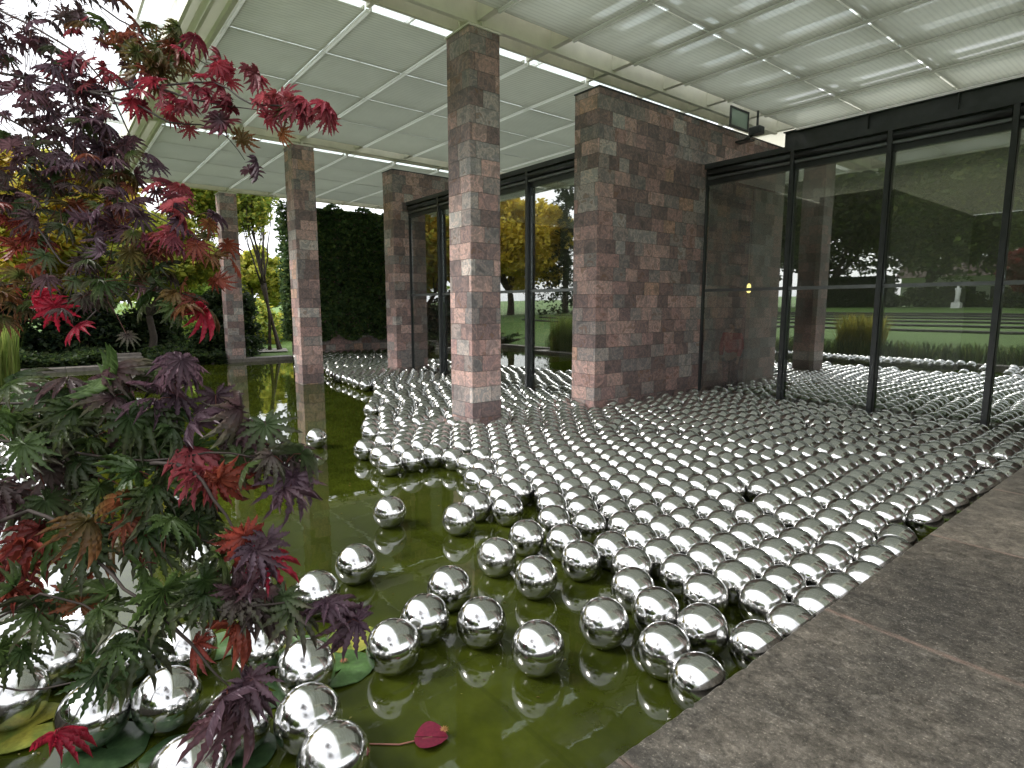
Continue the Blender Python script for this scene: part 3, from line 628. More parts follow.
-12310,6822,-12909,6120,-12026,7268,-12583,6669,-11464,8079,-12297,7124,-11750,7825,-12847,6511,-13279,6027,-12016,7632,-12566,6982,-12267,7450,
-13181,6314,-13541,5873,-12838,6830,-12534,7311,-12005,7985,-13133,6612,-13532,6192,-12265,7799,-12807,7163,-12518,7616,-13793,6039,-13436,6492,
-13094,6990,-12282,8100,-12794,7464,-14083,5958,-13764,6383,-12534,7934,-13421,6829,-13062,7324,-13678,6672,-12795,7785,-14046,6275,-13386,7178,
-13056,7634,-14318,6147,-12785,8100,-13652,7021,-14028,6587,-13323,7478,-14585,6007,-13910,6864,-13047,7951,-14295,6448,-13642,7337,-13310,7795,
-14569,6321,-13908,7181,-14291,6749,-13639,7647,-14837,6173,-14165,7023,-13309,8100,-14565,6623,-13899,7494,-15099,6024,-13571,7946,-14831,6474,
-14161,7345,-14567,6924,-13899,7800,-15097,6325,-14417,7186,-14829,6776,-14159,7646,-15364,6167,-13874,8100,-15093,6626,-14421,7497,-14828,7077,
-14158,7956,-15362,6469,-14676,7338,-15661,6113,-15089,6928,-14419,7799,-15368,6770,-15659,6415,-14681,7650,-15088,7229,-14422,8100,-14935,7489,
-15924,6260,-15354,7071,-15665,6716,-14699,7981,-14941,7801,-15928,6562,-15353,7373,-15651,7017,-15194,7639,-16215,6469,-15928,6863,-14979,8100,
-16476,6317,-15662,7346,-15494,7639,-16215,6770,-15914,7164,-16477,6621,-16201,7071,-15793,7634,-16737,6469,-16025,7444,-16477,6946,-16732,6782,
-16310,7352,-17026,6553,-16003,7847,-16243,7661,-15881,8123,-16589,7239,-16839,7073,-17045,6854,-16527,7560,-15881,8426,-16227,8047,-17318,6728,
-16467,7863,-17543,6527,-16170,8342,-15881,8727,-16995,7331,-16750,7763,-17237,7153,-16494,8185,-17484,6980,-16170,8643,-17021,7631,-17711,6781,
-16768,8063,-16438,8481,-17944,6590,-17269,7461,-16099,8936,-17510,7281,-15996,9219,-17039,7932,-16737,8363,-17757,7108,-16438,8781,-17290,7766,
-17984,6910,-15952,9517,-18217,6718,-17018,8232,-17538,7596,-16368,9073,-16715,8663,-17780,7416,-16265,9356,-17297,8087,-16987,8532,-18030,7236,
-16677,8965,-16046,9803,-17559,7902,-18263,7025,-18502,6817,-17815,7716,-16605,9258,-17303,8388,-16965,8832,-16337,9647,-15993,10100,-18056,7536,
-17568,8218,-18318,7323,-17257,8686,-16928,9131,-18547,7127,-16312,9946,-17820,8053,-16624,9559,-16004,10402,-18779,6935,-18067,7880,-17586,8519,
-17223,8989,-16897,9430,-16259,10242,-18314,7692,-16600,9859,-17847,8359,-16013,10703,-18554,7510,-17546,8829,-17186,9288,-18813,7269,-18091,8182,
-16872,9730,-15910,10986,-16569,10160,-19062,7040,-16289,10540,-18347,7992,-17855,8663,-19315,6854,-17153,9589,-17500,9160,-18592,7809,-16848,10030,
-18114,8500,-18837,7615,-16580,10463,-16284,10840,-15942,11307,-17446,9457,-18365,8307,-17802,9019,-19071,7425,-17127,9892,-16179,11121,-16851,10331,
-19344,7208,-18613,8134,-18101,8837,-16575,10764,-17404,9755,-19587,7017,-18855,7956,-17811,9320,-17119,10193,-16007,11601,-18357,8678,-19094,7772,
-16846,10633,-16266,11408,-16543,11064,-18610,8483,-19336,7591,-17388,10056,-18099,9182,-15946,11896,-17762,9624,-17114,10495,-18857,8310,-19609,7380,
-18349,9014,-16825,10933,-19100,8132,-16290,11707,-19863,7216,-17713,9921,-16565,11369,-18060,9490,-17382,10357,-18605,8850,-19339,7948,-17099,10796,
-20131,6997,-18847,8669,-19639,7699,-16834,11234,-17648,10216,-16229,12000,-18349,9351,-18015,9792,-17367,10658,-19102,8486,-16589,11672,-19894,7538,
-18618,9152,-17103,11097,-19378,8248,-20132,7352,-18316,9650,-17637,10518,-18883,8968,-16856,11534,-19617,8063,-18008,10094,-20375,7174,-16565,11973,
-17371,10960,-19124,8786,-19897,7855,-17903,10376,-18629,9464,-20610,6977,-18276,9949,-17125,11398,-19387,8585,-17637,10819,-16839,11840,-18895,9270,
-20152,7694,-19632,8410,-17393,11261,-20396,7498,-18602,9764,-19163,9085,-19904,8158,-17903,10678,-17109,11699,-18265,10251,-20639,7319,-19404,8897,
-17660,11120,-18911,9571,-20161,8001,-20874,7124,-18170,10536,-17377,11563,-19659,8713,-18593,10069,-17094,12000,-19173,9386,-20433,7803,-17926,10978,
-21128,6962,-19925,8482,-20672,7619,-17646,11425,-18884,9871,-19437,9210,-20168,8303,-18543,10367,-18192,10837,-17371,11881,-20915,7440,-19682,9013,
-17912,11285,-20444,8104,-19189,9688,-21158,7262,-19953,8782,-17630,11727,-18858,10213,-19444,9518,-18528,10686,-21403,7086,-20221,8603,-18190,11168,
-20924,7784,-19136,10037,-19726,9312,-20453,8405,-17919,11642,-18815,10547,-19973,9091,-21174,7595,-18477,11009,-20714,8238,-19455,9829,-18166,11469,
-21417,7416,-20221,8919,-19134,10338,-19730,9613,-17890,11981,-21662,7240,-20982,8098,-18775,10900,-19423,10129,-18449,11354,-21205,7895,-20723,8540,
-18164,11818,-20181,9310,-21449,7718,-19065,10715,-21948,7143,-19741,9924,-18727,11211,-21692,7540,-20483,9068,-18439,11664,-21009,8444,-19392,10495,
-19994,9760,-21241,8252,-19038,11046,-20743,8915,-19646,10332,-21464,8049,-20251,9603,-18736,11566,-20471,9392,-20992,8745,-21990,7495,-21708,7872,
-19904,10177,-19383,10844,-22221,7300,-19027,11347,-18670,11860,-21261,8609,-19633,10676,-20766,9255,-20201,9978,-21493,8417,-22000,7796,-21003,9068,
-19348,11171,-19887,10513,-21716,8214,-20459,9821,-19026,11649,-22267,7657,-21267,8922,-20188,10280,-20758,9574,-19616,11035,-21995,8098,-19337,11504,
-21522,8761,-22531,7511,-19870,10862,-20459,10135,-21042,9409,-21754,8569,-22263,7960,-19600,11336,-20167,10624,-21287,9233,-20744,9919,-19278,11814,
-22020,8428,-22526,7813,-21535,9062,-20424,10467,-19884,11174,-21060,9745,-22272,8261,-20161,10940,-19606,11641,-21790,8900,-20748,10220,-21315,9538,
-22038,8729,-22535,8115,-19868,11475,-20423,10784,-21018,10044,-21560,9363,-19553,11938,-20721,10520,-22290,8563,-20175,11253,-21814,9200,-21346,9840,
-20426,11085,-19878,11776,-22063,9030,-22553,8416,-21022,10346,-21590,9663,-20722,10822,-20159,11554,-22316,8865,-21306,10139,-21844,9500,-20994,10648,
-20452,11385,-22578,8716,-22093,9330,-21626,9962,-20170,11855,-20713,11177,-21311,10440,-22345,9165,-21879,9799,-20992,10954,-20430,11686,-21582,10261,
-22607,9016,-22128,9629,-21281,10740,-22381,9465,-21897,10100,-21003,11257,-21588,10562,-22151,9930,-22643,9316,-21260,11093,-20678,11858,-21857,10399,
-22413,9765,-20982,11580,-21557,10862,-22168,10232,-22675,9615,-21251,11429,-21855,10702,-22420,10066,-21513,11257,-20958,11970,-22132,10582,-22682,9917,
-21202,11793,-21845,11047,-22446,10406,-21485,11620,-22136,10892,-22695,10236,-21750,11444,-21471,11930,-22084,11231,-22472,10769,-21746,11770,-22393,11091,
-22029,11586,-22341,11388,-22002,11929,-22318,11688,-22660,11526,-22308,11990,-22681,11827,-1470,10223,-1486,10524,-1457,10824,-5267,-700,-5576,-840,
-5833,-654,-6093,-807,-6320,-608,-6512,-840,-6794,-734,-7300,-812,-7589,-701,-7856,-840,-8156,-806,-8703,-794,-9302,-797]).reshape(-1, 2) / 1000.      # x, y of every ball in millimetres
RB = .15; ZC = .13
def sphere(nu, nv, r=RB):
    vs = [(0, 0, r)]
    for i in range(1, nv):
        a = math.pi * i / nv
        vs += [(r * math.sin(a) * math.cos(2 * math.pi * k / nu), r * math.sin(a) * math.sin(2 * math.pi * k / nu), r * math.cos(a)) for k in range(nu)]
    vs.append((0, 0, -r)); F = []
    for k in range(nu): F.append((0, 1 + k, 1 + (k + 1) % nu, 1 + (k + 1) % nu))
    for i in range(nv - 2):
        for k in range(nu): F.append((1 + i * nu + k, 1 + (i + 1) * nu + k, 1 + (i + 1) * nu + (k + 1) % nu, 1 + i * nu + (k + 1) % nu))
    L = len(vs) - 1; o = 1 + (nv - 2) * nu
    for k in range(nu): F.append((L, o + (k + 1) % nu, o + k, o + k))
    return np.array(vs), F
V1, F1 = sphere(56, 32)
mb = MB(); mb.add([tuple(v) for v in V1], [tuple(dict.fromkeys(f)) for f in F1]); ball_me = mb.mesh('steel_ball', True); ball_me.materials.append(M_BALL)
LOOSE = {91: 'loose steel ball on open water just below the ragged left tip of the raft', 45: 'loose steel ball alone on open green water, right of the drooping purple maple leaves', 82: 'steel ball on open water touching the raft edge ball behind it', 50: 'loose steel ball on open water in front of the raft, left of a pair-sized gap', 37: 'loose steel ball on open water, between the raft front and the two nearest centre balls', 33: 'rear one of the chain of three loose balls leading away from the lily pads', 23: 'middle one of the chain of three loose balls beside the lily pads', 22: 'loose steel ball alone in near water, right of the chain of three', 16: 'front one of the chain of three loose balls, touching the green lily pad', 14: 'loose steel ball lowest in the centre of the near water, above the red lily leaf', 21: 'loose steel ball on near water just left of the raft corner by the paving', 11: 'steel ball at the near left corner of the raft, next to the lowest one', 7: 'lowest steel ball of the raft, cut by the paving edge', 372: 'loose steel ball beside the reflection of the middle column, far from the raft', 603: 'loose steel ball just off the left raft edge, near the farther column', 407: 'steel ball at the left raft edge below the single loose one', 291: 'steel ball at the leftmost bulge of the raft, edge of the open water', 20: 'steel ball behind maple leaves above the leftmost ball', 9: 'leftmost steel ball near the frame edge above the yellow lily pad', 4: 'large steel ball in the bottom left cluster above the dark lily pads', 5: 'steel ball fully seen between maple leaves in the bottom left cluster', 10: 'steel ball half covered by green maple leaves in the bottom left cluster', 12: 'steel ball under the green leaf tips in the middle of the bottom left cluster', 15: 'steel ball behind the purple hanging leaves, right end of the bottom left cluster', 8: 'steel ball at the lily pads, upper one of the three at the bottom left centre', 3: 'steel ball at the bottom left centre, middle one of the three in a column', 1: 'steel ball cut by the bottom edge, lowest of the three in a column', 0: 'steel ball cut by the bottom edge between dark lily pads', 2: 'steel ball hidden behind the hanging purple maple leaves at the bottom', 29: 'loose steel ball half behind purple maple leaves, left of the lone open water ball', 46: 'steel ball glinting through the maple foliage farther out on the water'}
own = set(list(range(300 - sum(1 for k in LOOSE if k >= 300)))) | set(LOOSE)
ORD = ('first second third fourth fifth sixth seventh eighth ninth tenth eleventh twelfth thirteenth fourteenth fifteenth sixteenth seventeenth eighteenth nineteenth twentieth '
       'twenty-first twenty-second twenty-third twenty-fourth twenty-fifth twenty-sixth twenty-seventh twenty-eighth twenty-ninth thirtieth').split()
ROWK = [int(round((-1.53 - b_[0]) / .265)) for b_ in _b]; ROWS = {k: sorted([i for i in range(len(_b)) if ROWK[i] == k and _b[i][1] > 1.4], key=lambda i: _b[i][1]) for k in range(1, 5)}
for i, (x, y) in enumerate(_b):
    if i not in own: continue
    o = bpy.data.objects.new('steel_ball', ball_me); COL.objects.link(o); o.location = (x, y, ZC + rnd.uniform(-.004, .004))
    o.rotation_euler = (rnd.uniform(0, 6), rnd.uniform(0, 6), 0)
    if i in LOOSE: lab = LOOSE[i]
    elif x > -1.66: lab = 'steel ball touching the stone paving, %s from the near end of the row' % ORD[sorted([float(b_[1]) for k_, b_ in enumerate(_b) if k_ in own and k_ not in LOOSE and b_[0] > -1.66]).index(float(y))]
    elif x > -2.6 and ROWK[i] in (1, 2, 3, 4): lab = 'packed steel ball, %s row from the paving, %s from the near end of that row' % (ORD[ROWK[i]], ORD[ROWS[ROWK[i]].index(i)])
    elif x > -3.2: lab = 'mirror steel ball packed into the dense raft beside the paving'
    elif x > -5.6: lab = 'mirror steel ball packed into the middle of the raft before the glazing'
    else: lab = 'mirror steel ball packed into the raft in front of the nearest stone column'
    tag(o, lab, 'steel ball', 'mirror polished steel balls floating on the pond')
rest = np.array([q for i, q in enumerate(_b) if i not in own])
V2, F2 = sphere(32, 18); F2 = np.array([f if f[2] != f[3] else (f[0], f[1], f[2], f[2]) for f in F2])
q4 = F2[F2[:, 2] != F2[:, 3]]; q3 = F2[F2[:, 2] == F2[:, 3]][:, :3]
tri = np.vstack([q4[:, [0, 1, 2]], q4[:, [0, 2, 3]], q3])
n2 = len(V2)
VV = (V2[None] + np.concatenate([rest, np.full((len(rest), 1), ZC)], 1)[:, None]).reshape(-1, 3)
FF = (tri[None] + (np.arange(len(rest)) * n2)[:, None, None]).reshape(-1, 3)
o = link('distant_steel_balls', np_mesh('distant_steel_balls', VV, FF, None, True), M_BALL)
tag(o, 'dense far field of mirror steel balls filling the pond up to the glazing and walls', 'steel balls', kind='stuff')

# ------------------------------------------------------------------ vegetation
def leaf_quads(P0, size, cols, up_bias=.4, elong=1.7, colvar=.25):
    """P0 (n,3) centres -> arrow shaped leaf faces (4 verts, kite)"""
    n = len(P0)
    a = nr.normal(size=(n, 3)); a[:, 2] *= .6; a /= np.linalg.norm(a, axis=1)[:, None]
    u = nr.normal(size=(n, 3)); u[:, 2] += up_bias * 3; b = np.cross(a, u); b /= np.linalg.norm(b, axis=1)[:, None] + 1e-9
    s = size * nr.uniform(.65, 1.35, (n, 1))
    nrm = np.cross(a, b)
    V = np.stack([P0 - a * s * elong * .5, P0 + b * s * .5 + nrm * s * .12, P0 + a * s * elong * .5, P0 - b * s * .5 + nrm * s * .12], 1).reshape(-1, 3)
    F = np.arange(n * 4).reshape(-1, 4)
    cols = np.array(cols); idx = nr.integers(0, len(cols), n)
    C = cols[idx] * nr.uniform(1 - colvar, 1 + colvar, (n, 1))
    return V, F, np.repeat(np.clip(C, 0, 1), 4, 0)
def clump_points(centres, per, rad, flat=1.0):
    out = []
    for c in centres:
        g = nr.normal(size=(per, 3)); g /= np.linalg.norm(g, axis=1)[:, None]; g *= (nr.uniform(0, 1, (per, 1)) ** .45) * rad * nr.uniform(.6, 1.3)
        g[:, 2] *= flat; out.append(np.array(c) + g)
    return np.vstack(out)
def limb(mb, p, d, L, r, depth, tips, spread=.6, upw=.15, n=6):
    pts = [Vector(p)]; rad = [r]; d = Vector(d).normalized()
    for i in range(4):
        d = (d + Vector((rnd.uniform(-.16, .16), rnd.uniform(-.16, .16), rnd.uniform(-.05, .12) + upw * .3))).normalized()
        pts.append(pts[-1] + d * L / 4); rad.append(r * (1 - .12 * (i + 1)))
    mb.tube(pts, rad, n)
    if depth <= 1: tips.append(tuple(pts[2]))
    if depth == 0: tips.append(tuple(pts[-1])); return
    for k in range(3):
        ang = rnd.uniform(0, 6.28); s = spread * rnd.uniform(.7, 1.4)
        a = d.orthogonal().normalized(); a.rotate(Matrix.Rotation(ang, 3, d))
        nd = (d + a * s + Vector((0, 0, upw))).normalized()
        limb(mb, pts[rnd.choice((2, 3, 4))], nd, L * rnd.uniform(.6, .8), rad[-1] * .7, depth - 1, tips, spread, upw, max(4, n - 1))
def tree(name, label, loc, H, tr, cols, crown_r, leaf=.16, per=220, depth=3, trunk_frac=.3, spread=.7, group=None, stems=1, flat=.8, cat='tree', fill=0, upw=.15, colvar=.25):
    t = thing(name, label, cat, loc, group); x, y, z = loc
    mb = MB(); tips = []
    for s in range(stems):
        d = Vector((rnd.uniform(-.25, .25), rnd.uniform(-.25, .25), 1)) if stems > 1 else Vector((rnd.uniform(-.05, .05), rnd.uniform(-.05, .05), 1))
        base = Vector((x + (rnd.uniform(-.3, .3) if stems > 1 else 0), y + (rnd.uniform(-.3, .3) if stems > 1 else 0), z - .1))
        top = base + d.normalized() * H * trunk_frac
        mb.tube([base, base + (top - base) * .1 + Vector((0, 0, 0)), base.lerp(top, .5) + Vector((rnd.uniform(-.1, .1), rnd.uniform(-.1, .1), 0)), top], [tr * 1.35, tr, tr * .85, tr * .75], 10)
        for k in range(4 if stems == 1 else 2):
            a = rnd.uniform(0, 6.28); nd = Vector((math.cos(a) * spread, math.sin(a) * spread, 1))
            limb(mb, top, nd, H * (1 - trunk_frac) * .42, tr * .55, depth, tips, spread, upw)
        limb(mb, top, (0, 0, 1), H * (1 - trunk_frac) * .5, tr * .6, depth, tips, spread, upw)
    mb.build('trunk', M_BARK, t, True)
    tips = [q for q in tips if q[2] > z + H * trunk_frac * .75]
    for k in range(fill):
        g = nr.normal(size=3); g /= np.linalg.norm(g); g *= nr.uniform(.55, 1) * crown_r
        tips.append((x + g[0], y + g[1], z + H * (.5 + trunk_frac * .5) + g[2] * flat))
    pts = clump_points(tips, per, crown_r * .22, .7)
    V, F, C = leaf_quads(pts, leaf, cols, colvar=colvar)
    link('crown', np_mesh('crown', V, F, C), M_LEAF, t)
    return t
YEL = [(.62, .45, .06), (.70, .54, .08), (.55, .46, .08), (.58, .36, .05)]
YG = [(0.408, 0.444, 0.072), (0.528, 0.528, 0.096), (0.312, 0.384, 0.072), (0.600, 0.540, 0.096)]
LG = [(0.275, 0.375, 0.075), (0.375, 0.475, 0.112), (0.225, 0.325, 0.062)]
DG = [(.035, .062, .024), (.05, .08, .03), (.026, .045, .02), (.065, .09, .028)]
MG = [(.085, .135, .03), (.12, .17, .04), (.065, .105, .025), (.17, .19, .045)]
RD = [(.24, .02, .02), (.15, .015, .02), (.33, .04, .03)]
CO = [(.012, .028, .016), (.02, .04, .02)]

tree('yellow_maple', 'broad golden yellow maple behind the dark red foreground leaves at far left', (-29.0, .0, .1), 8.0, .26, YEL + YG[:2], 3.6, .20, 150, 3, .22, 1.0, fill=50, group='background trees')
tree('yellow_green_maple', 'low spreading yellow green maple beyond the pond, left of the thin far column', (-27.6, 3.2, .1), 5.6, .16, YG, 2.6, .15, 150, 3, .3, 1.0, fill=34, flat=.5, group='background trees')
tree('slender_tree', 'slender many stemmed tree with sparse pale leaves between the two far columns', (-27.0, 7.9, .1), 8.5, .075, YG + LG, 2.2, .12, 22, 3, .36, .35, stems=3, group='background trees', upw=.4)
tree('slender_tree', 'sparse lime green tree overhanging behind the thin far column', (-29.5, 5.6, .1), 8.2, .10, YG + LG, 2.6, .13, 20, 3, .35, .5, stems=2, group='background trees', upw=.3)
for i, (x, y, h, c) in enumerate([(-46, -8, 9, LG), (-48, 0, 8, YG), (-47, 7, 6.0, LG), (-50, 13, 6.5, YG), (-44, 18, 7, MG), (-55, 4, 8, MG)]):
    lab = ['distant light green tree far left behind the yellow maple', 'distant yellowish tree low behind the red maple branches', 'distant pale green tree seen just left of the slender stems',
           'distant yellowish tree seen right of the slender stems', 'distant mid green tree hidden behind the ivy wall', 'farthest mid green tree on the left horizon'][i]
    tree('distant_tree', lab, (x, y, .3), h, .22, c, h * .42, .26, 130, 2, .15, .9, fill=42, group='distant trees', flat=1)

def bush(name, label, loc, rx, ry, h, n, leaf, cols, group=None, cat='shrub', core=True):
    t = thing(name, label, cat, loc, group); x, y, z = loc
    mb = MB()
    for k in range(7):
        a = rnd.uniform(0, 6.28); d = rnd.uniform(.2, .7)
        e = Vector((x + math.cos(a) * rx * d, y + math.sin(a) * ry * d, z + h * rnd.uniform(.5, .85)))
        mb.tube([(x + math.cos(a) * .1, y + math.sin(a) * .1, z - .05), Vector((x, y, z)).lerp(e, .5) + Vector((0, 0, .1)), e], [.05, .035, .015], 5)
    mb.build('stems', M_BARK, t)
    ncl = max(12, n // 90); cs = []
    for k in range(ncl):
        g = nr.normal(size=3); g /= np.linalg.norm(g); g[2] = abs(g[2])
        s = nr.uniform(.55, 1.0)
        cs.append((x + g[0] * rx * s, y + g[1] * ry * s, z + .08 + g[2] * h * s * .93))
    pts = clump_points(cs, n // ncl, min(rx, ry, h) * .33, .8); pts[:, 2] = np.maximum(pts[:, 2], z + .02)
    V, F, C = leaf_quads(pts, leaf, cols); link('foliage', np_mesh('foliage', V, F, C), M_LEAF, t); return t
bush('ivy_mound', 'tall dark ivy covered mound wrapping behind the thin far column', (-25.2, 5.55, .1), 1.15, 1.25, 3.05, 16000, .10, DG)
bush('yew_shrub', 'dark evergreen shrub at far left behind the reeds', (-28.6, -1.6, .1), 1.5, 1.6, 2.9, 9000, .12, CO + DG, 'dark evergreen shrubs')
bush('yew_shrub', 'dark evergreen shrub left of the stone steps under yellow foliage', (-28.3, 1.0, .1), 1.3, 1.4, 2.6, 8000, .12, CO + DG, 'dark evergreen shrubs')
bush('yew_shrub', 'dark evergreen shrub right of the stone steps, beyond the path', (-29.0, 3.3, .1), 1.2, 1.3, 2.3, 7000, .12, DG, 'dark evergreen shrubs')
bush('pale_shrub', 'sunlit yellow green shrub low between the ivy mound and the slender tree', (-33, 8.2, .1), 2.4, 1.6, 2.4, 8000, .16, YG + LG, 'pale green shrubs')
bush('pale_shrub', 'sunlit yellow green shrub at the foot of the distant trees beyond the path', (-35, 4.6, .1), 2.4, 2.2, 2.2, 8000, .16, LG, 'pale green shrubs')
bush('pale_shrub', 'pale green shrub right behind the slender stems by the ivy wall', (-34, 12.2, .1), 2.2, 2.4, 2.8, 7000, .16, YG + LG, 'pale green shrubs')
# ivy ground cover spilling over the kerb
g = np.column_stack([nr.uniform(-26.3, -23.3, 16000), nr.uniform(-3.5, 7.4, 16000), np.zeros(16000)])
hh = .18 + .22 * np.sin(g[:, 1] * 1.3) ** 2 + .1 * np.sin(g[:, 0] * 4)
keep = ~((g[:, 1] > 1.45) & (g[:, 1] < 2.6)); keep &= ~((g[:, 1] > 5.9))
g[:, 2] = .12 + hh * nr.uniform(0, 1, len(g)) ** .5; g = g[keep]
g2 = np.column_stack([nr.uniform(-23.4, -22.7, 2600), nr.uniform(3.0, 4.9, 2600), nr.uniform(.02, .34, 2600)])
V, F, C = leaf_quads(np.vstack([g, g2]), .11, DG + MG[:1], .9)
tag(link('ivy_ground_cover', np_mesh('ivy_ground_cover', V, F, C), M_LEAF), 'low dark ivy covering the ground along the far kerb', 'ground cover', kind='stuff')
# ivy covered wall
iv = thing('ivy_wall', 'tall wall covered in dark ivy at the far end, between two stone columns', 'wall', (-23.2, 7.6, 0))
MB().bbox(-23.5, -22.9, 7.5, 16, -.5, 5.85, .01).build('masonry', M_STONE, iv)
n = 30000
yy = nr.uniform(7.35, 15.5, n); zz = .75 + (5.15) * nr.uniform(0, 1, n) ** .95
dep = .05 + .22 * np.abs(np.sin(yy * 2.1 + zz * 1.3)) * nr.uniform(0, 1, n) + nr.uniform(0, .06, n)
zz = zz + .12 * np.sin(yy * 5)
side = nr.uniform(0, 1, n) < .06
px_ = np.where(side, nr.uniform(-23.6, -22.8, n), -22.9 + dep); py_ = np.where(side, 7.5 - dep * 1.4, yy)
V, F, C = leaf_quads(np.column_stack([px_, py_, np.clip(zz, .7, 6.02)]), .10, DG, .2)
link('ivy', np_mesh('ivy', V, F, C * 2.8), M_LEAF, iv)
# reeds
def reeds(label, x0, x1, y0, y1, z, h, n, cols, wdt=.012, lean=.18, group=None, name='reed_clump', spread=0):
    t = thing(name, label, 'reeds', ((x0 + x1) / 2, (y0 + y1) / 2, z), group)
    V = []; F = []; C = []
    for i in range(n):
        b = np.array([nr.uniform(x0, x1), nr.uniform(y0, y1), z]); H = h * nr.uniform(.6, 1.1); a = nr.uniform(0, 6.28); l = lean * H * nr.uniform(.2, 1.4)
        d = np.array([math.cos(a), math.sin(a), 0]); s = np.array([-d[1], d[0], 0]) * wdt
        k0 = len(V); c = np.array(cols[nr.integers(len(cols))]) * nr.uniform(.8, 1.25)
        for k, (f, ww) in enumerate(((0, 1), (.4, 1), (.75, .7), (1, .08))):
            q = b + np.array([0, 0, H * (f - .12 * f ** 3)]) + d * l * f ** 2.2
            V += [q - s * ww, q + s * ww]; C += [c, c]
        F += [(k0, k0 + 1, k0 + 3, k0 + 2), (k0 + 2, k0 + 3, k0 + 5, k0 + 4), (k0 + 4, k0 + 5, k0 + 7, k0 + 6)]
    link('blades', np_mesh('blades', np.array(V), np.array(F), np.clip(np.array(C), 0, 1)), M_LEAF, t); return t
RG = [(.20, .26, .06), (.26, .30, .08), (.14, .20, .04)]
reeds('pale green upright reeds in the stone edged bed at the left frame edge', -19.1, -17.4, -2.6, -.66, .08, 1.75, 1500, RG, .014, .12)
reeds('yellow green grass clump on the far bank, mirrored in the right glazing', -9.9, -8.5, -2.9, -2.0, .12, 1.75, 900, [(.32, .28, .05), (.24, .24, .05)], .02, .35)
for i in range(9):
    x = -19.5 + i * 1.9
    reeds('dark green rushes on the mirrored far bank, %s clump from the west' % ['first', 'second', 'third', 'fourth', 'fifth', 'sixth', 'seventh', 'eighth', 'ninth'][i], x - .9, x + .9, -2.6, -1.6, .12, .75, 420, DG + MG, .016, .45, 'rushes along the far bank')

# scenery seen only in the glazing and the balls
REFL = [(-21.5, -28, 13, MG + DG), (-15.5, -31, 14, MG), (-9.5, -29, 13.5, MG + LG[:1]), (-4, -27, 12.5, MG + DG), (3, -26, 12, MG), (10, -22, 11, LG), (-28, -24, 12, DG + MG), (-33, -30, 13, MG)]
lbs = ['first', 'second', 'third', 'fourth', 'fifth', 'sixth', 'seventh', 'eighth']
for i, (x, y, h, c) in enumerate(REFL):
    tree('lawn_tree', 'large green tree beyond the lawn, %s of the row mirrored in the glass' % lbs[i], (x, y, ground_h(x, y)), h, .35, c, h * .45, .25, 140, 3, .14, 1.1, group='tall trees beyond the lawn', fill=110, flat=.9)
tree('golden_tree', 'large golden tree mirrored in the glazing between the stone walls', (-35.5, -11.5, 1.4), 9.5, .3, [(.66, .50, .06), (.72, .56, .08), (.58, .48, .07)], 4.8, .24, 170, 3, .18, .9, fill=90)
cf = thing('conifer', 'tall dark conifer mirrored beside the golden tree', 'tree', (-31.5, -13.5, .1))
MB().tube([(-31.5, -13.5, 0), (-31.5, -13.5, 13)], [.28, .04], 8).build('trunk', M_BARK, cf)
pts = []
for k in range(150):
    z = .8 + 12 * (k / 150.); a = rnd.uniform(0, 6.28); L = (2.9 * (1 - k / 155.) + .3) * rnd.uniform(.7, 1.1)
    for s in range(60):
        f = nr.uniform(.15, 1); pts.append((-31.5 + math.cos(a) * L * f + nr.normal() * .12, -13.5 + math.sin(a) * L * f + nr.normal() * .12, z - .35 * L * f * f + nr.normal() * .1))
V, F, C = leaf_quads(np.array(pts), .13, CO + DG, .3); link('crown', np_mesh('crown', V, F, C), M_LEAF, cf)
tree('red_maple', 'small dark red maple on the near lawn bank, mirrored at the right frame edge', (-4.9, -6.5, ground_h(-5.2, -6.5)), 3.6, .08, [(.13, .02, .02), (.19, .025, .025)], 1.1, .12, 130, 2, .35, .8, fill=26)
for i, (x, y) in enumerate([(-12.6, -27.5), (-8.2, -26.2), (-4.6, -25.0), (-15.2, -28.8), (0, -24.5), (-26, -23)]):
    bush('laurel_shrub', ['dark laurel shrub right of the clipped hedge, mirrored in glass', 'dark laurel shrub behind the white statue, mirrored in glass', 'dark laurel shrub at the lawn top near the red maple, mirrored in glass',
         'dark laurel shrub touching the clipped hedge, mirrored in glass', 'dark laurel shrub at the lawn top toward the paving side', 'dark laurel shrub at the far west end of the lawn top'][i], (x, y, ground_h(x, y) - .1), 2.1, 1.3, 1.5 if i in (0, 3) else 2.6, 5000, .15, DG + MG, 'laurel shrubs along the lawn top')
hd = thing('clipped_hedge', 'tall dark clipped hedge at the top of the lawn, mirrored in the glazing', 'hedge', (-20, -27.5, 1.7))
g = np.column_stack([nr.uniform(-23.5, -16.5, 16000), nr.uniform(-28.2, -26.9, 16000), nr.uniform(1.7, 4.3, 16000)])
V, F, C = leaf_quads(g, .13, DG, .3); link('foliage', np_mesh('foliage', V, F, C), M_LEAF, hd)
MB().box(-23.3, -16.7, -28.0, -27.1, 1.5, 4.15).build('branches', simple('hedge_core', (.015, .025, .012), .9), hd)
hs_ = thing('white_house', 'low white house beyond the lawn trees, mirrored in the glazing', 'building', (-15.5, -40, 2))
MB().box(-20, -11, -43, -39.5, 1.8, 4.6).build('wall', M_WHITE, hs_)
rf = MB(); rf.add([(-20.4, -43.4, 4.6), (-10.6, -43.4, 4.6), (-10.6, -39.1, 4.6), (-20.4, -39.1, 4.6), (-20.4, -41.2, 6.2), (-10.6, -41.2, 6.2)], [(0, 1, 2, 3), (3, 2, 5, 4), (1, 0, 4, 5), (0, 3, 4), (2, 1, 5)]); rf.build('roof', simple('brown_tiles', (.10, .06, .045), .8), hs_)
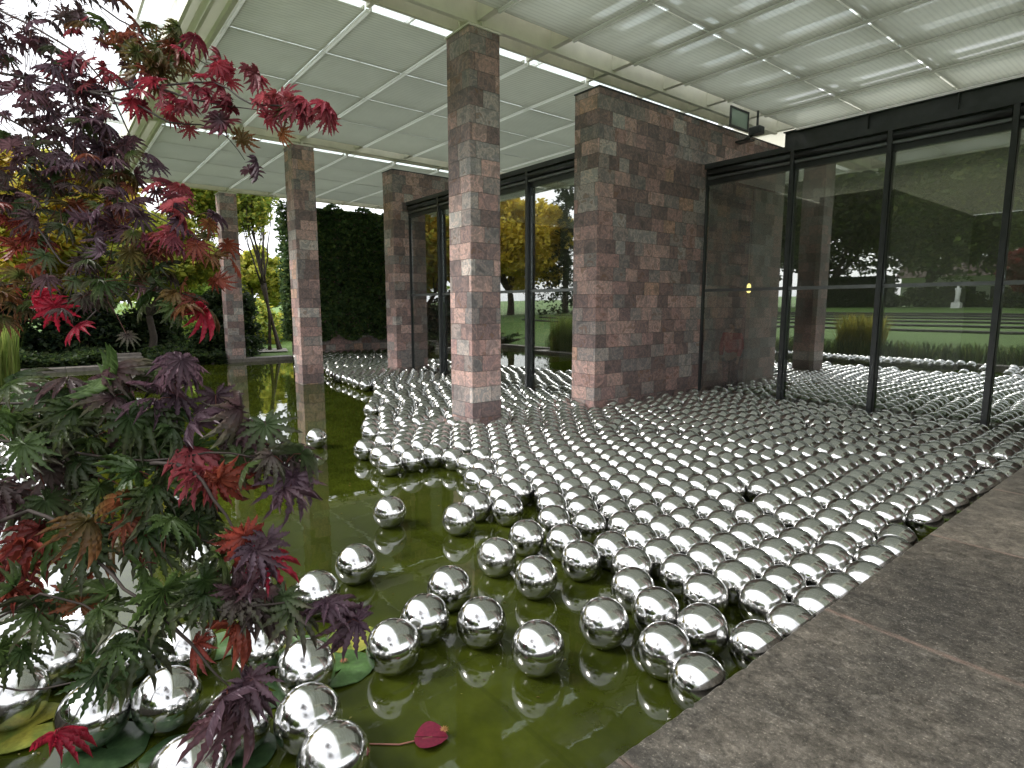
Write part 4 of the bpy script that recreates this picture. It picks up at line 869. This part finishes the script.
for x in (-18.8, -17, -15.2, -13.4): MB().box(x, x + .8, -39.49, -39.44, 2.5, 3.7).build('window', M_STEEL, hs_)
sta = thing('garden_statue', 'slim white garden statue on a plinth at the lawn top, mirrored in the glazing', 'statue', (-11.6, -23.5, 1.3))
z0 = ground_h(-11.6, -23.5)
MB().bbox(-11.85, -11.35, -23.75, -23.25, z0 - .1, z0 + .35, .02).build('plinth', M_WHITE, sta)
MB().tube([(-11.6, -23.5, z0 + .35), (-11.6, -23.5, z0 + .7), (-11.57, -23.5, z0 + 1.0), (-11.6, -23.5, z0 + 1.25), (-11.6, -23.5, z0 + 1.33), (-11.6, -23.5, z0 + 1.42), (-11.6, -23.5, z0 + 1.52)], [.16, .12, .15, .17, .06, .09, .03], 12).build('figure', M_WHITE, sta, True)

# ------------------------------------------------------------------ foreground cut-leaf maple
def leaf_template():
    V = [(0, 0, 0)]; F = []; vein = [1.0]
    nl = 11; angs = np.linspace(-140, 140, nl); lens = [.42, .60, .76, .88, .96, 1.0, .96, .88, .76, .60, .42]
    for a, L in zip(angs, lens):
        ar = math.radians(a); d = np.array([math.sin(ar), math.cos(ar)]); s = np.array([d[1], -d[0]])
        prof = [(.10, .026), (.28, .068), (.38, .062), (.44, .112), (.50, .060), (.57, .118), (.64, .050), (.72, .086), (.79, .028), (.86, .042), (1.0, .0)]
        b = len(V); mids = []; 
        for r, wd_ in prof:
            zz = -.10 * (r * L) ** 2
            for sg, w_ in ((-1, wd_), (0, 0), (1, wd_)):
                q = d * r * L + s * sg * w_ * (.75 + .25 * L)
                V.append((q[0], q[1], zz + (.035 if sg else 0) * (1 if w_ else 0))); vein.append(1.0 if sg == 0 else 0.0)
        for i in range(len(prof) - 1):
            k = b + i * 3
            if i < len(prof) - 2: F += [(k, k + 1, k + 4), (k, k + 4, k + 3), (k + 1, k + 2, k + 5), (k + 1, k + 5, k + 4)]
            else: F += [(k, k + 1, k + 4), (k + 1, k + 2, k + 4)]
        F += [(0, b + 1, b), (0, b + 2, b + 1)]
    V = np.array(V); V[:, :2] = V[:, :2]
    return V, np.array(F), np.array(vein)
LV, LF, LVE = leaf_template()
TIPS = {'g': (.065, .045, .04), 'gp': (.085, .04, .05), 'gr': (.15, .04, .03), 'pg': (.05, .03, .035), 'or': (.22, .04, .03), 'red': (.16, .02, .035), 'pr': (.22, .04, .06), 'ro': (.17, .03, .03)}
PAL = {
    'g': [(0.049, 0.089, 0.024), (0.068, 0.108, 0.030), (0.038, 0.070, 0.022)],
    'gp': [(0.062, 0.094, 0.037), (0.094, 0.069, 0.062), (0.069, 0.106, 0.037), (0.112, 0.062, 0.069)],
    'gr': [(0.084, 0.108, 0.030), (0.192, 0.060, 0.030), (0.120, 0.090, 0.030), (0.060, 0.090, 0.024)],
    'pg': [(.055, .045, .04), (.05, .065, .03), (.085, .05, .055)],
    'pur': [(0.106, 0.062, 0.085), (0.138, 0.088, 0.112), (0.081, 0.044, 0.056), (0.125, 0.056, 0.069)],
    'pr': [(.16, .04, .055), (.26, .05, .055), (.11, .055, .07), (.30, .07, .08)],
    'red': [(.27, .030, .045), (.34, .05, .07), (.18, .025, .04), (.28, .08, .10)],
    'ro': [(.24, .045, .03), (.30, .07, .04), (.17, .035, .03)],
    'or': [(.20, .08, .03), (.15, .09, .03), (.22, .055, .03), (.08, .09, .03)],
    'cr': [(.36, .02, .045), (.28, .015, .035)],
}
BR=[[[-2.607,-0.198,2.764],[-2.272,0.038,2.657],[-2.046,0.146,2.591],[-1.887,0.264,2.588],[-1.723,0.388,2.577],[-1.605,0.44,2.508],[-1.474,0.518,2.478],[-1.419,0.583,2.459]],[[-2.046,0.146,2.591],[-1.899,0.239,2.535],[-1.785,0.288,2.477],[-1.711,0.378,2.461],[-1.654,0.432,2.379]],[[-1.887,0.264,2.588],[-1.759,0.334,2.538],[-1.692,0.414,2.518],[-1.572,0.477,2.485]],[[-2.823,-0.235,3.1],[-2.465,0.007,2.887],[-2.207,0.136,2.736],[-2.074,0.194,2.601],[-1.956,0.226,2.432],[-1.932,0.241,2.364]],[[-2.459,-0.264,2.343],[-2.169,-0.082,2.241],[-2.035,-0.002,2.212],[-1.922,0.039,2.118],[-1.84,0.133,2.071],[-1.748,0.242,2.045],[-1.681,0.321,2.02]],[[-2.309,-0.182,2.597],[-2.198,-0.058,2.528],[-2.085,0.063,2.432],[-1.926,0.157,2.312],[-1.766,0.257,2.22],[-1.667,0.366,2.148]],[[-2.839,-0.222,3.262],[-2.4,0.115,3.01],[-2.145,0.237,2.838],[-1.907,0.346,2.706],[-1.784,0.404,2.636]],[[-2.249,-0.231,2.022],[-2.15,-0.097,2.063],[-2.048,0.034,2.076],[-1.95,0.167,2.125]],[[-1.465,-0.184,1.799],[-1.317,-0.083,1.774],[-1.25,-0.003,1.756],[-1.094,0.111,1.749],[-1.014,0.215,1.765],[-0.949,0.289,1.736]],[[-1.349,-0.186,1.636],[-1.208,-0.05,1.668],[-1.122,0.004,1.642],[-1.068,0.031,1.604],[-0.979,0.072,1.572],[-0.921,0.128,1.566],[-0.874,0.184,1.56],[-0.859,0.251,1.556],[-0.828,0.316,1.521]],[[-1.094,0.111,1.749],[-1.018,0.156,1.744],[-0.955,0.189,1.68],[-0.911,0.227,1.596],[-0.872,0.233,1.544]],[[-1.596,-0.182,1.819],[-1.385,0.004,1.823],[-1.245,0.105,1.856],[-1.108,0.193,1.838],[-1.007,0.261,1.793]],[[-1.273,-0.166,1.509],[-1.147,-0.047,1.548],[-1.061,0.025,1.531],[-0.986,0.08,1.499]],[[-0.979,0.072,1.572],[-0.926,0.113,1.531],[-0.881,0.144,1.482],[-0.859,0.164,1.45]],[[-1.25,-0.003,1.756],[-1.164,0.056,1.677],[-1.062,0.127,1.638],[-0.967,0.196,1.626]],[[-1.339,-0.198,1.363],[-1.251,-0.092,1.346],[-1.119,0.004,1.394]]]
CL=[([-2.38,0.033,2.887],14,0.136,'pg'),([-2.206,0.173,2.896],5,0.073,'pg'),([-2.3,0.004,2.663],17,0.132,'pur'),([-2.137,-0.002,2.432],17,0.124,'gp'),([-2.123,0.153,2.694],8,0.08,'pr'),([-2.058,0.247,2.751],5,0.057,'gr'),([-1.935,0.315,2.728],4,0.039,'gr'),([-2.135,0.108,2.553],13,0.1,'pur'),([-1.996,0.176,2.432],10,0.072,'pur'),([-2.071,0.052,2.295],13,0.105,'gp'),([-2.062,-0.042,2.18],5,0.043,'ro'),([-1.985,0.16,2.295],8,0.077,'gr'),([-1.838,0.165,2.21],7,0.052,'pur'),([-1.752,0.269,2.194],7,0.052,'pr'),([-1.684,0.347,2.161],3,0.031,'or'),([-2.09,-0.022,2.063],6,0.077,'gr'),([-1.916,0.115,2.052],9,0.08,'gp'),([-1.761,0.229,2.061],8,0.062,'g'),([-1.78,0.218,2.117],4,0.047,'gr'),([-2.16,-0.054,2.323],8,0.066,'gp'),([-2.137,-0.09,2.022],4,0.055,'or'),([-1.929,0.005,2.0],2,0.013,'cr'),([-1.881,0.053,1.943],1,0.008,'cr'),([-1.673,0.321,1.973],1,0.005,'cr'),([-1.702,0.295,2.02],4,0.036,'or'),([-1.823,0.281,2.286],4,0.037,'pr'),([-1.728,0.309,2.238],3,0.026,'pur'),([-1.672,0.347,2.084],3,0.026,'or'),([-1.823,0.367,2.692],3,0.024,'red'),([-1.749,0.4,2.639],3,0.024,'red'),([-1.894,0.269,2.652],4,0.037,'gr'),([-1.845,0.333,2.663],3,0.027,'gr'),([-1.902,0.242,2.572],3,0.032,'red'),([-1.791,0.293,2.533],4,0.031,'red'),([-1.757,0.339,2.554],3,0.026,'red'),([-1.718,0.384,2.533],3,0.023,'red'),([-1.686,0.425,2.533],2,0.021,'red'),([-1.72,0.396,2.6],2,0.016,'red'),([-1.602,0.456,2.57],2,0.015,'red'),([-1.7,0.393,2.469],3,0.018,'pr'),([-1.746,0.34,2.487],3,0.026,'pr'),([-1.721,0.387,2.564],1,0.008,'red'),([-1.591,0.466,2.545],2,0.015,'red'),([-1.551,0.477,2.513],2,0.017,'pr'),([-1.511,0.507,2.495],3,0.02,'pr'),([-1.466,0.527,2.473],3,0.019,'red'),([-1.438,0.558,2.459],3,0.019,'pr'),([-1.417,0.584,2.454],2,0.012,'red'),([-1.584,0.461,2.478],3,0.02,'red'),([-1.545,0.504,2.456],2,0.015,'or'),([-1.664,0.431,2.436],2,0.013,'or'),([-1.638,0.45,2.366],2,0.01,'pur'),([-1.471,0.516,2.449],2,0.015,'red'),([-1.492,-0.049,1.828],5,0.052,'g'),([-1.369,0.028,1.845],4,0.046,'gp'),([-1.245,0.105,1.848],5,0.044,'gp'),([-1.133,0.164,1.85],5,0.035,'pur'),([-1.092,0.213,1.833],3,0.024,'pur'),([-1.261,0.071,1.789],6,0.051,'g'),([-1.138,0.145,1.791],6,0.045,'g'),([-1.317,-0.0,1.784],6,0.051,'g'),([-1.297,-0.059,1.774],5,0.038,'g'),([-1.031,0.233,1.797],4,0.027,'gp'),([-0.993,0.26,1.782],3,0.02,'gp'),([-0.956,0.284,1.749],3,0.018,'gp'),([-0.944,0.289,1.703],3,0.015,'pur'),([-0.992,0.239,1.749],3,0.026,'gp'),([-1.204,0.048,1.722],6,0.045,'g'),([-1.086,0.115,1.723],5,0.039,'g'),([-1.253,-0.023,1.679],7,0.052,'gp'),([-1.29,-0.071,1.671],4,0.038,'gp'),([-0.991,0.201,1.719],2,0.008,'ro'),([-1.041,0.174,1.736],3,0.02,'pr'),([-1.056,0.143,1.679],4,0.03,'g'),([-1.104,0.077,1.647],5,0.036,'gr'),([-1.142,0.023,1.622],4,0.036,'g'),([-0.935,0.207,1.639],2,0.008,'ro'),([-0.914,0.23,1.626],3,0.014,'pur'),([-0.901,0.236,1.58],2,0.014,'pur'),([-0.997,0.159,1.634],4,0.029,'g'),([-1.011,0.104,1.611],4,0.031,'g'),([-1.203,-0.059,1.596],3,0.021,'ro'),([-1.214,-0.083,1.549],3,0.021,'ro'),([-1.135,0.013,1.529],1,0.007,'or'),([-1.164,-0.033,1.492],3,0.033,'g'),([-1.084,0.025,1.516],3,0.029,'g'),([-0.943,0.098,1.56],3,0.018,'g'),([-0.904,0.148,1.566],3,0.013,'g'),([-0.923,0.163,1.594],2,0.015,'g'),([-0.881,0.194,1.569],3,0.012,'gp'),([-0.871,0.218,1.542],3,0.014,'gp'),([-0.882,0.184,1.528],1,0.004,'ro'),([-0.856,0.249,1.529],2,0.011,'gp'),([-0.843,0.299,1.531],2,0.011,'pur'),([-0.819,0.325,1.515],2,0.009,'pur'),([-0.917,0.133,1.496],1,0.006,'ro'),([-0.868,0.152,1.45],1,0.006,'pur'),([-0.847,0.18,1.45],3,0.009,'pur'),([-0.848,0.169,1.407],1,0.006,'gp'),([-1.088,0.019,1.431],3,0.022,'g'),([-1.131,-0.028,1.313],1,0.005,'cr'),([-1.015,0.068,1.465],2,0.019,'g'),([-0.937,0.248,1.622],2,0.01,'cr'),([-1.271,-0.098,1.431],3,0.028,'g'),([-0.889,0.142,1.371],1,0.004,'pur')]

mp = thing('japanese_maple', 'foreground cut leaf maple with purple, green and red leaves hanging over the pond', 'tree', (-2.55, -1.35, .2))
tk = MB()
base = Vector((-2.55, -1.35, .15)); fork = Vector((-2.5, -1.1, 1.0)); top1 = Vector((-2.75, -.9, 1.7)); top2 = Vector((-2.9, -.8, 2.6))
tk.tube([base, (-2.54, -1.3, .45), fork, top1, (-2.8, -.86, 2.1), top2, (-2.95, -.7, 3.1)], [.11, .085, .075, .06, .05, .042, .02], 12)
tko = tk.build('trunk', M_BARK, mp, True)
samples = []
for b in BR:
    pts = [Vector(q) for q in b]
    src = min((fork, top1, Vector((-2.8, -.86, 2.1)), top2, Vector((-2.95, -.7, 3.1))), key=lambda s: abs(s.z + .05 - pts[0].z) + .1 * (s - pts[0]).length) if (pts[0] - Vector(BR[0][1])).length > .3 else top2
    inner = any((Vector(BR[j][i]) - pts[0]).length < .02 for j in range(len(BR)) for i in range(len(BR[j])) if BR[j] is not b)
    r0_ = .0062 if not inner else .0036
    if not inner: pts = [src, src.lerp(pts[0], .5) + Vector((0, 0, .08))] + pts
    # round the bends (Catmull-Rom), then small wiggles
    sm = []
    for i in range(len(pts) - 1):
        p0, p1, p2, p3 = pts[max(i - 1, 0)], pts[i], pts[i + 1], pts[min(i + 2, len(pts) - 1)]
        for q in range(3):
            f = q / 3.; sm.append(.5 * ((2 * p1) + (p2 - p0) * f + (2 * p0 - 5 * p1 + 4 * p2 - p3) * f * f + (3 * p1 - p0 - 3 * p2 + p3) * f ** 3))
    pts = sm + [pts[-1]]
    dn = []
    for a, c in zip(pts[:-1], pts[1:]):
        m = max(1, int((c - a).length / .05))
        for i in range(m):
            f = i / m; dn.append(a.lerp(c, f) + Vector((rnd.uniform(-1, 1), rnd.uniform(-1, 1), rnd.uniform(-1, 1))) * .0025)
    dn.append(pts[-1]); L = len(dn)
    bb = MB(); bb.tube(dn, [r0_ * (1 - .8 * i / (L - 1)) * (1.8 if (not inner and i < 10) else 1) for i in range(L)], 7)
    bb.build('branch', M_TWIG, tko, True)
    samples += [tuple(q) for q in dn]
S = np.array(samples)
VV = []; FF = []; CC = []; off = 0; pet = MB()
camp = np.array([0, 0, 2.0])
for c, n, spr, pal in CL:
    c = np.array(c); near = S[np.argmin(np.linalg.norm(S - c, axis=1))]
    dd = np.linalg.norm(near - c)
    if dd > .09:
        mid = (near + c) / 2 + nr.normal(size=3) * .02 + np.array([0, 0, .02])
        tw_ = MB(); tw_.tube([near, mid, c], [.003, .0024, .0014], 5); tw_.build('twig', M_TWIG, tko, True)
    up_ = c[2] > 2.02
    n = int(n * ((2.9 if pal in ('pur', 'gp', 'pg', 'gr') else 2.1) if up_ else 1.35) + .5) if spr > .03 else n
    for i in range(n):
        g = nr.normal(size=3) * spr * np.array([.8, .8, .8]); ctr = c + g
        sz = nr.uniform(.036, .058) if up_ else nr.uniform(.048, .078)
        if pal in ('red', 'pr', 'cr') and up_: sz *= .95
        tw = c + g * .25 if n > 1 else c + nr.normal(size=3) * .01
        out = ctr - tw; out[2] *= .4; out = out + nr.normal(size=3) * .03 + np.array([.018, .01, -.025]); out /= np.linalg.norm(out)
        up = np.array([0, 0, 1.]) * .9 + nr.normal(size=3) * .42 + (camp - ctr) / np.linalg.norm(camp - ctr) * (.1 if up_ else .3)
        if rnd.random() < .25: out[2] -= .8; out /= np.linalg.norm(out)
        x = np.cross(out, up); x /= np.linalg.norm(x); nz = np.cross(x, out)
        basep = ctr - out * sz * .3
        T = LV.copy()
        dr = nr.uniform(.8, 5.0); r2_ = T[:, 0] ** 2 + T[:, 1] ** 2
        T[:, 2] = T[:, 2] * (1 + dr) + nr.uniform(-.06, .06) * T[:, 0] - .12 * dr * np.abs(T[:, 0]) * .5 + .02 * np.sin(T[:, 0] * 9 + i) * r2_
        T[:, 0] *= nr.uniform(.85, 1.05)
        W = basep + sz * (T[:, :1] * x + T[:, 1:2] * out + T[:, 2:3] * nz)
        pc = PAL[pal]; col = np.array(pc[nr.integers(len(pc))]) * nr.uniform(.75, 1.3)
        col2 = np.array(pc[nr.integers(len(pc))])
        rr_ = np.sqrt(r2_)[:, None]
        tip = np.array(TIPS.get(pal, col2)) * nr.uniform(.7, 1.3) if rnd.random() < .75 else col2
        k_ = np.clip(rr_ * 1.15 - .15, 0, 1) * .7; cc = col * (1 - k_) + tip * k_
        cc = cc * (1 + .45 * LVE[:, None] * (1 - rr_ * .4))
        VV.append(W); FF.append(LF + off); CC.append(cc); off += len(W)
        pet.tube([tw, (tw + basep) / 2 + np.array([0, 0, .006]), basep], [.0011, .0009, .0008], 4, False)
PV = np.array(pet.v); PF = np.array(pet.f); PF = np.vstack([PF[:, [0, 1, 2]], PF[:, [0, 2, 3]]]); VV.append(PV); FF.append(PF + off); CC.append(np.tile([[.13, .04, .03]], (len(PV), 1)))
link('crown', np_mesh('crown', np.vstack(VV), np.vstack(FF), np.clip(np.vstack(CC), 0, 1)), M_MAPLE, mp)

# ------------------------------------------------------------------ lily pads and fallen leaves
def lily(loc, r, rot, cols, label, tilt=0, cat='lily pad', name='lily_pad'):
    n = 30; V = [(0, 0, .004)]; C = [np.array(cols[0]) * 1.3]; F = []
    for ring, f in ((0, .5), (1, 1.0)):
        for k in range(n + 1):
            a = R_(14) + (2 * math.pi - R_(28)) * k / n; rr = r * f * (1 + .035 * math.sin(3 * a + rot * 5) + .015 * math.sin(11 * a))
            V.append((rr * math.cos(a), rr * math.sin(a), .004 + .006 * math.sin(4 * a + rot) * f + .004 * f)); C.append(np.array(cols[(k // 6 + ring) % len(cols)]) * rnd.uniform(.85, 1.15))
    for k in range(n): F.append((0, 1 + k, 2 + k)); F += [(1 + k, n + 2 + k, n + 3 + k), (1 + k, n + 3 + k, 2 + k)]
    m = len(V); V += [(x, y, z - .004) for x, y, z in V]; C += C; F += [(c + m, b + m, a + m) for a, b, c in F]
    o = link(name, np_mesh(name, np.array(V), np.array(F), np.clip(np.array(C), 0, 1), True), M_PAD, None, loc)
    o.rotation_euler = (tilt, tilt * .6, rot); return tag(o, label, cat, 'lily pads on the pond')
M_PAD = make_leaf('lily_pad_skin', .28, .12, True)
GP = [(.06, .12, .035), (.08, .15, .05), (.05, .10, .03)]; DP = [(.025, .05, .02), (.035, .065, .025)]; YP = [(.30, .28, .05), (.22, .25, .05), (.12, .17, .03)]
for (x, y, r, c, l) in [(-2.93, 1.12, .17, GP, 'round green lily pad beside the loose ball near the drooping purple leaves'), (-3.16, 1.28, .15, YP, 'yellow lily pad touching green pads left of the loose balls'),
        (-3.27, 1.02, .13, GP, 'small green lily pad behind the yellow one'), (-2.62, .52, .15, DP, 'dark lily pad at the bottom edge between two balls'), (-3.02, .05, .17, DP, 'dark lily pad under the maple leaves at bottom left'),
        (-2.86, -.10, .15, DP, 'dark lily pad nearest the bottom left corner'), (-3.42, -.22, .17, YP, 'yellow green lily pad at the left frame edge'), (-2.78, .28, .14, DP, 'dark lily pad left of the bottom ball'),
        (-3.3, .25, .15, DP, 'dark lily pad between the second and third balls from the left'), (-3.95, .0, .16, GP, 'green lily pad far left behind the balls'), (-3.6, .62, .15, GP, 'green lily pad behind the maple leaves in mid pond'),
        (-4.4, .75, .16, GP, 'green lily pad farther out on the open water left of the balls'), (-2.95, .78, .13, DP, 'dark lily pad right of the hanging purple leaves')]:
    lily((x, y, .004 + rnd.uniform(0, .003)), r, rnd.uniform(0, 6), c, l)
pp_ = thing('red_lily_leaf', 'folded dark red water lily leaf with its stem, floating alone in the near water', 'lily pad', (-2.16, 1.24, .0))
for s in (-1, 1):
    V = []; F = []
    for i in range(9):
        a = math.pi * i / 8; V += [(.0, -.062 + .124 * i / 8, 0), (s * .085 * math.sin(a) ** .7, -.085 + .16 * i / 8 - .02 * math.sin(a), .014 * math.sin(a))]
    for i in range(8): F.append((2 * i, 2 * i + 1, 2 * i + 3, 2 * i + 2))
    V = np.array(V); V[:, 0] += s * .002; o = link('leaf_half', np_mesh('leaf_half', V, np.array(F), np.tile([[.13, .012, .03]], (len(V), 1)), True), M_PAD, pp_, (0, 0, .012))
    o.rotation_euler = (0, 0, R_(-40))
bb = MB(); bb.tube([(0, 0, .012), (-.06, -.14, .006), (-.20, -.30, .003), (-.3, -.36, -.005)], [.004, .004, .0035, .003], 6); bb.build('stem', simple('pink_stem', (.25, .10, .07), .5), pp_, True, (0, 0, 0))
for i, (x, y, c, l) in enumerate([(-2.14, 1.29, (.42, .22, .08), 'small tan fallen leaf lying on the dark red lily leaf'), (-2.62, .80, (.40, .20, .06), 'tan fallen leaf floating beside the bottom loose balls'),
        (-2.98, 1.14, (.45, .18, .10), 'small salmon fallen leaf on the green lily pad'), (-3.12, 1.20, (.5, .3, .12), 'ochre fallen leaf at the edge of the yellow lily pad'), (-3.75, .15, (.4, .18, .05), 'orange brown fallen leaf floating left behind the balls')]):
    T = LV * np.array([.03, .035, .05]); o = link('fallen_leaf', np_mesh('fallen_leaf', T, LF, np.tile([c], (len(T), 1)), False), M_MAPLE, None, (x, y, .035 if i == 0 else .022))
    o.rotation_euler = (.1, .1, rnd.uniform(0, 6)); tag(o, l, 'leaf', 'fallen leaves')
# under-planting of the maple bed
g = np.column_stack([nr.uniform(-3.4, -1.3, 2500), nr.uniform(-2.7, -.7, 2500), nr.uniform(.2, .4, 2500)])
V, F, C = leaf_quads(g, .06, DG + MG, .6); tag(link('bed_ground_cover', np_mesh('bed_ground_cover', V, F, C), M_LEAF), 'low green ground cover under the foreground maple', 'ground cover', kind='stuff')

# ------------------------------------------------------------------ visitor inside the gallery
pr = thing('person', 'person in dark red jumper and dark trousers standing inside behind the right hand glazing', 'person', (-6.91, 11.62, .06))
def skin(name, joints, edges, m, parent, loc, sub=2):
    me = bpy.data.meshes.new(name); me.from_pydata([j[:3] for j in joints], edges, []); o = link(name, me, m, parent, loc)
    md = o.modifiers.new('skin', 'SKIN'); sv = me.skin_vertices[0].data
    for i, j in enumerate(joints):
        r = j[3]; sv[i].radius = r if hasattr(r, '__len__') else (r, r)
    sv[0].use_root = True; md.use_smooth_shade = True
    s = o.modifiers.new('sub', 'SUBSURF'); s.levels = sub; s.render_levels = sub; return o
M_SKIN = simple('skin', (.42, .25, .18), .55, var=.05)
J = [(0, 0, .86, .12), (0, 0, 1.05, .11), (0, .01, 1.28, .13), (0, .01, 1.40, .05), (0, 0, 1.46, .05), (0, -.01, 1.53, .085), (0, 0, 1.585, .07),
     (-.09, 0, .82, .075), (-.10, .0, .45, .052), (-.10, .02, .09, .036), (-.11, -.12, .04, .03), (.09, 0, .82, .075), (.11, 0, .45, .052), (.11, .02, .09, .036), (.12, -.12, .04, .03),
     (-.17, .01, 1.33, .052), (-.23, .0, 1.08, .04), (-.20, -.06, .84, .028), (-.195, -.07, .79, .03), (.17, .01, 1.33, .052), (.23, 0, 1.08, .04), (.20, -.06, .84, .028), (.195, -.07, .79, .03)]
Ed = [(0, 1), (1, 2), (2, 3), (3, 4), (4, 5), (5, 6), (0, 7), (7, 8), (8, 9), (9, 10), (0, 11), (11, 12), (12, 13), (13, 14), (2, 15), (15, 16), (16, 17), (17, 18), (2, 19), (19, 20), (20, 21), (21, 22)]
for h_ in (18, 22):     # five fingers on each hand
    hx, hy, hz, _r = J[h_]; sg = -1 if hx < 0 else 1
    for k in range(4):
        J.append((hx + sg * .004, hy - .027 + k * .018, hz - .045, .009)); Ed.append((h_, len(J) - 1)); J.append((hx - sg * .008, hy - .028 + k * .018, hz - .085 + abs(k - 1.5) * .007, .007)); Ed.append((len(J) - 2, len(J) - 1))
    J.append((hx, hy - .045, hz - .02, .010)); Ed.append((h_, len(J) - 1)); J.append((hx - sg * .005, hy - .058, hz - .05, .008)); Ed.append((len(J) - 2, len(J) - 1))
J.append((0, -.10, 1.525, .014)); Ed.append((5, len(J) - 1))      # nose
skin('body', J, Ed, M_SKIN, pr, (0, 0, 0))
skin('jumper', [(0, 0, .88, (.155, .115)), (0, 0, 1.05, (.15, .12)), (0, .01, 1.27, (.17, .13)), (0, .01, 1.38, .085), (-.18, .01, 1.33, .075), (-.235, 0, 1.08, .058), (-.205, -.055, .87, .043), (.18, .01, 1.33, .075), (.235, 0, 1.08, .058), (.205, -.055, .87, .043)],
     [(0, 1), (1, 2), (2, 3), (2, 4), (4, 5), (5, 6), (2, 7), (7, 8), (8, 9)], simple('dark_red_wool', (.42, .025, .03), .9), pr, (0, 0, 0))
skin('trousers', [(0, 0, .88, (.15, .12)), (-.09, 0, .78, .098), (-.10, 0, .45, .074), (-.10, .02, .10, .062), (.09, 0, .78, .098), (.11, 0, .45, .074), (.11, .02, .10, .062)], [(0, 1), (1, 2), (2, 3), (0, 4), (4, 5), (5, 6)],
     simple('dark_denim', (.02, .024, .035), .85), pr, (0, 0, 0))
for sg in (-1, 1):
    b = MB(); b.bbox(sg * .115 - .048, sg * .115 + .048, -.19, .075, .0, .085, .02); b.build('shoe', M_STEEL, pr, False, (0, 0, 0))
skin('hair', [(0, .02, 1.50, .085), (0, .01, 1.56, .092), (0, .02, 1.60, .07)], [(0, 1), (1, 2)], simple('grey_hair', (.12, .10, .09), .8), pr, (0, 0, 0))
# small lit wall lamp deep inside
wl = thing('pendant_lamp', 'tiny yellow pendant lamp glowing inside the gallery above the visitor', 'lamp', (-7.13, 12.6, 2.43))
ml, t, out = mat('warm_lamp'); em = t.nodes.new('ShaderNodeEmission'); em.inputs[0].default_value = (1, .8, .25, 1); em.inputs[1].default_value = 1.6; t.links.new(em.outputs[0], out.inputs[0])
MB().tube([(0, 0, -.11), (0, 0, -.09), (0, 0, .06), (0, 0, .1)], [.02, .042, .042, .015], 12).build('lamp_shade', ml, wl, True, (0, 0, 0))
MB().tube([(0, 0, .1), (0, 0, 2.3)], .004, 5).build('cord', M_STEEL, wl, False, (0, 0, 0))

# flecks of leaf litter drifting on the water
g = np.column_stack([nr.uniform(-12, -1.4, 900), nr.uniform(-.8, 5.6, 900), np.full(900, .004)])
g = np.array([q for q in g if np.min(np.hypot(_b[:, 0] - q[0], _b[:, 1] - q[1])) > .1])[:420]
n = len(g); th = nr.uniform(0, 6.28, n); s = nr.uniform(.004, .014, n)[:, None]; a = np.column_stack([np.cos(th), np.sin(th), np.zeros(n)]); b = np.column_stack([-np.sin(th), np.cos(th), np.zeros(n)]); up = np.array([[0, 0, .004]])
V = np.stack([g - a * s, g + b * s * .5 + up, g + a * s, g - b * s * .5 + up * .3], 1).reshape(-1, 3)
C = np.repeat(np.array([(.22, .15, .05), (.12, .10, .03), (.25, .22, .08), (.10, .05, .03)])[nr.integers(0, 4, n)], 4, 0)
tag(link('floating_litter', np_mesh('floating_litter', V, np.arange(n * 4).reshape(-1, 4), C), M_LEAF), 'tiny flecks of leaf litter drifting on the green water', 'leaf litter', kind='stuff')
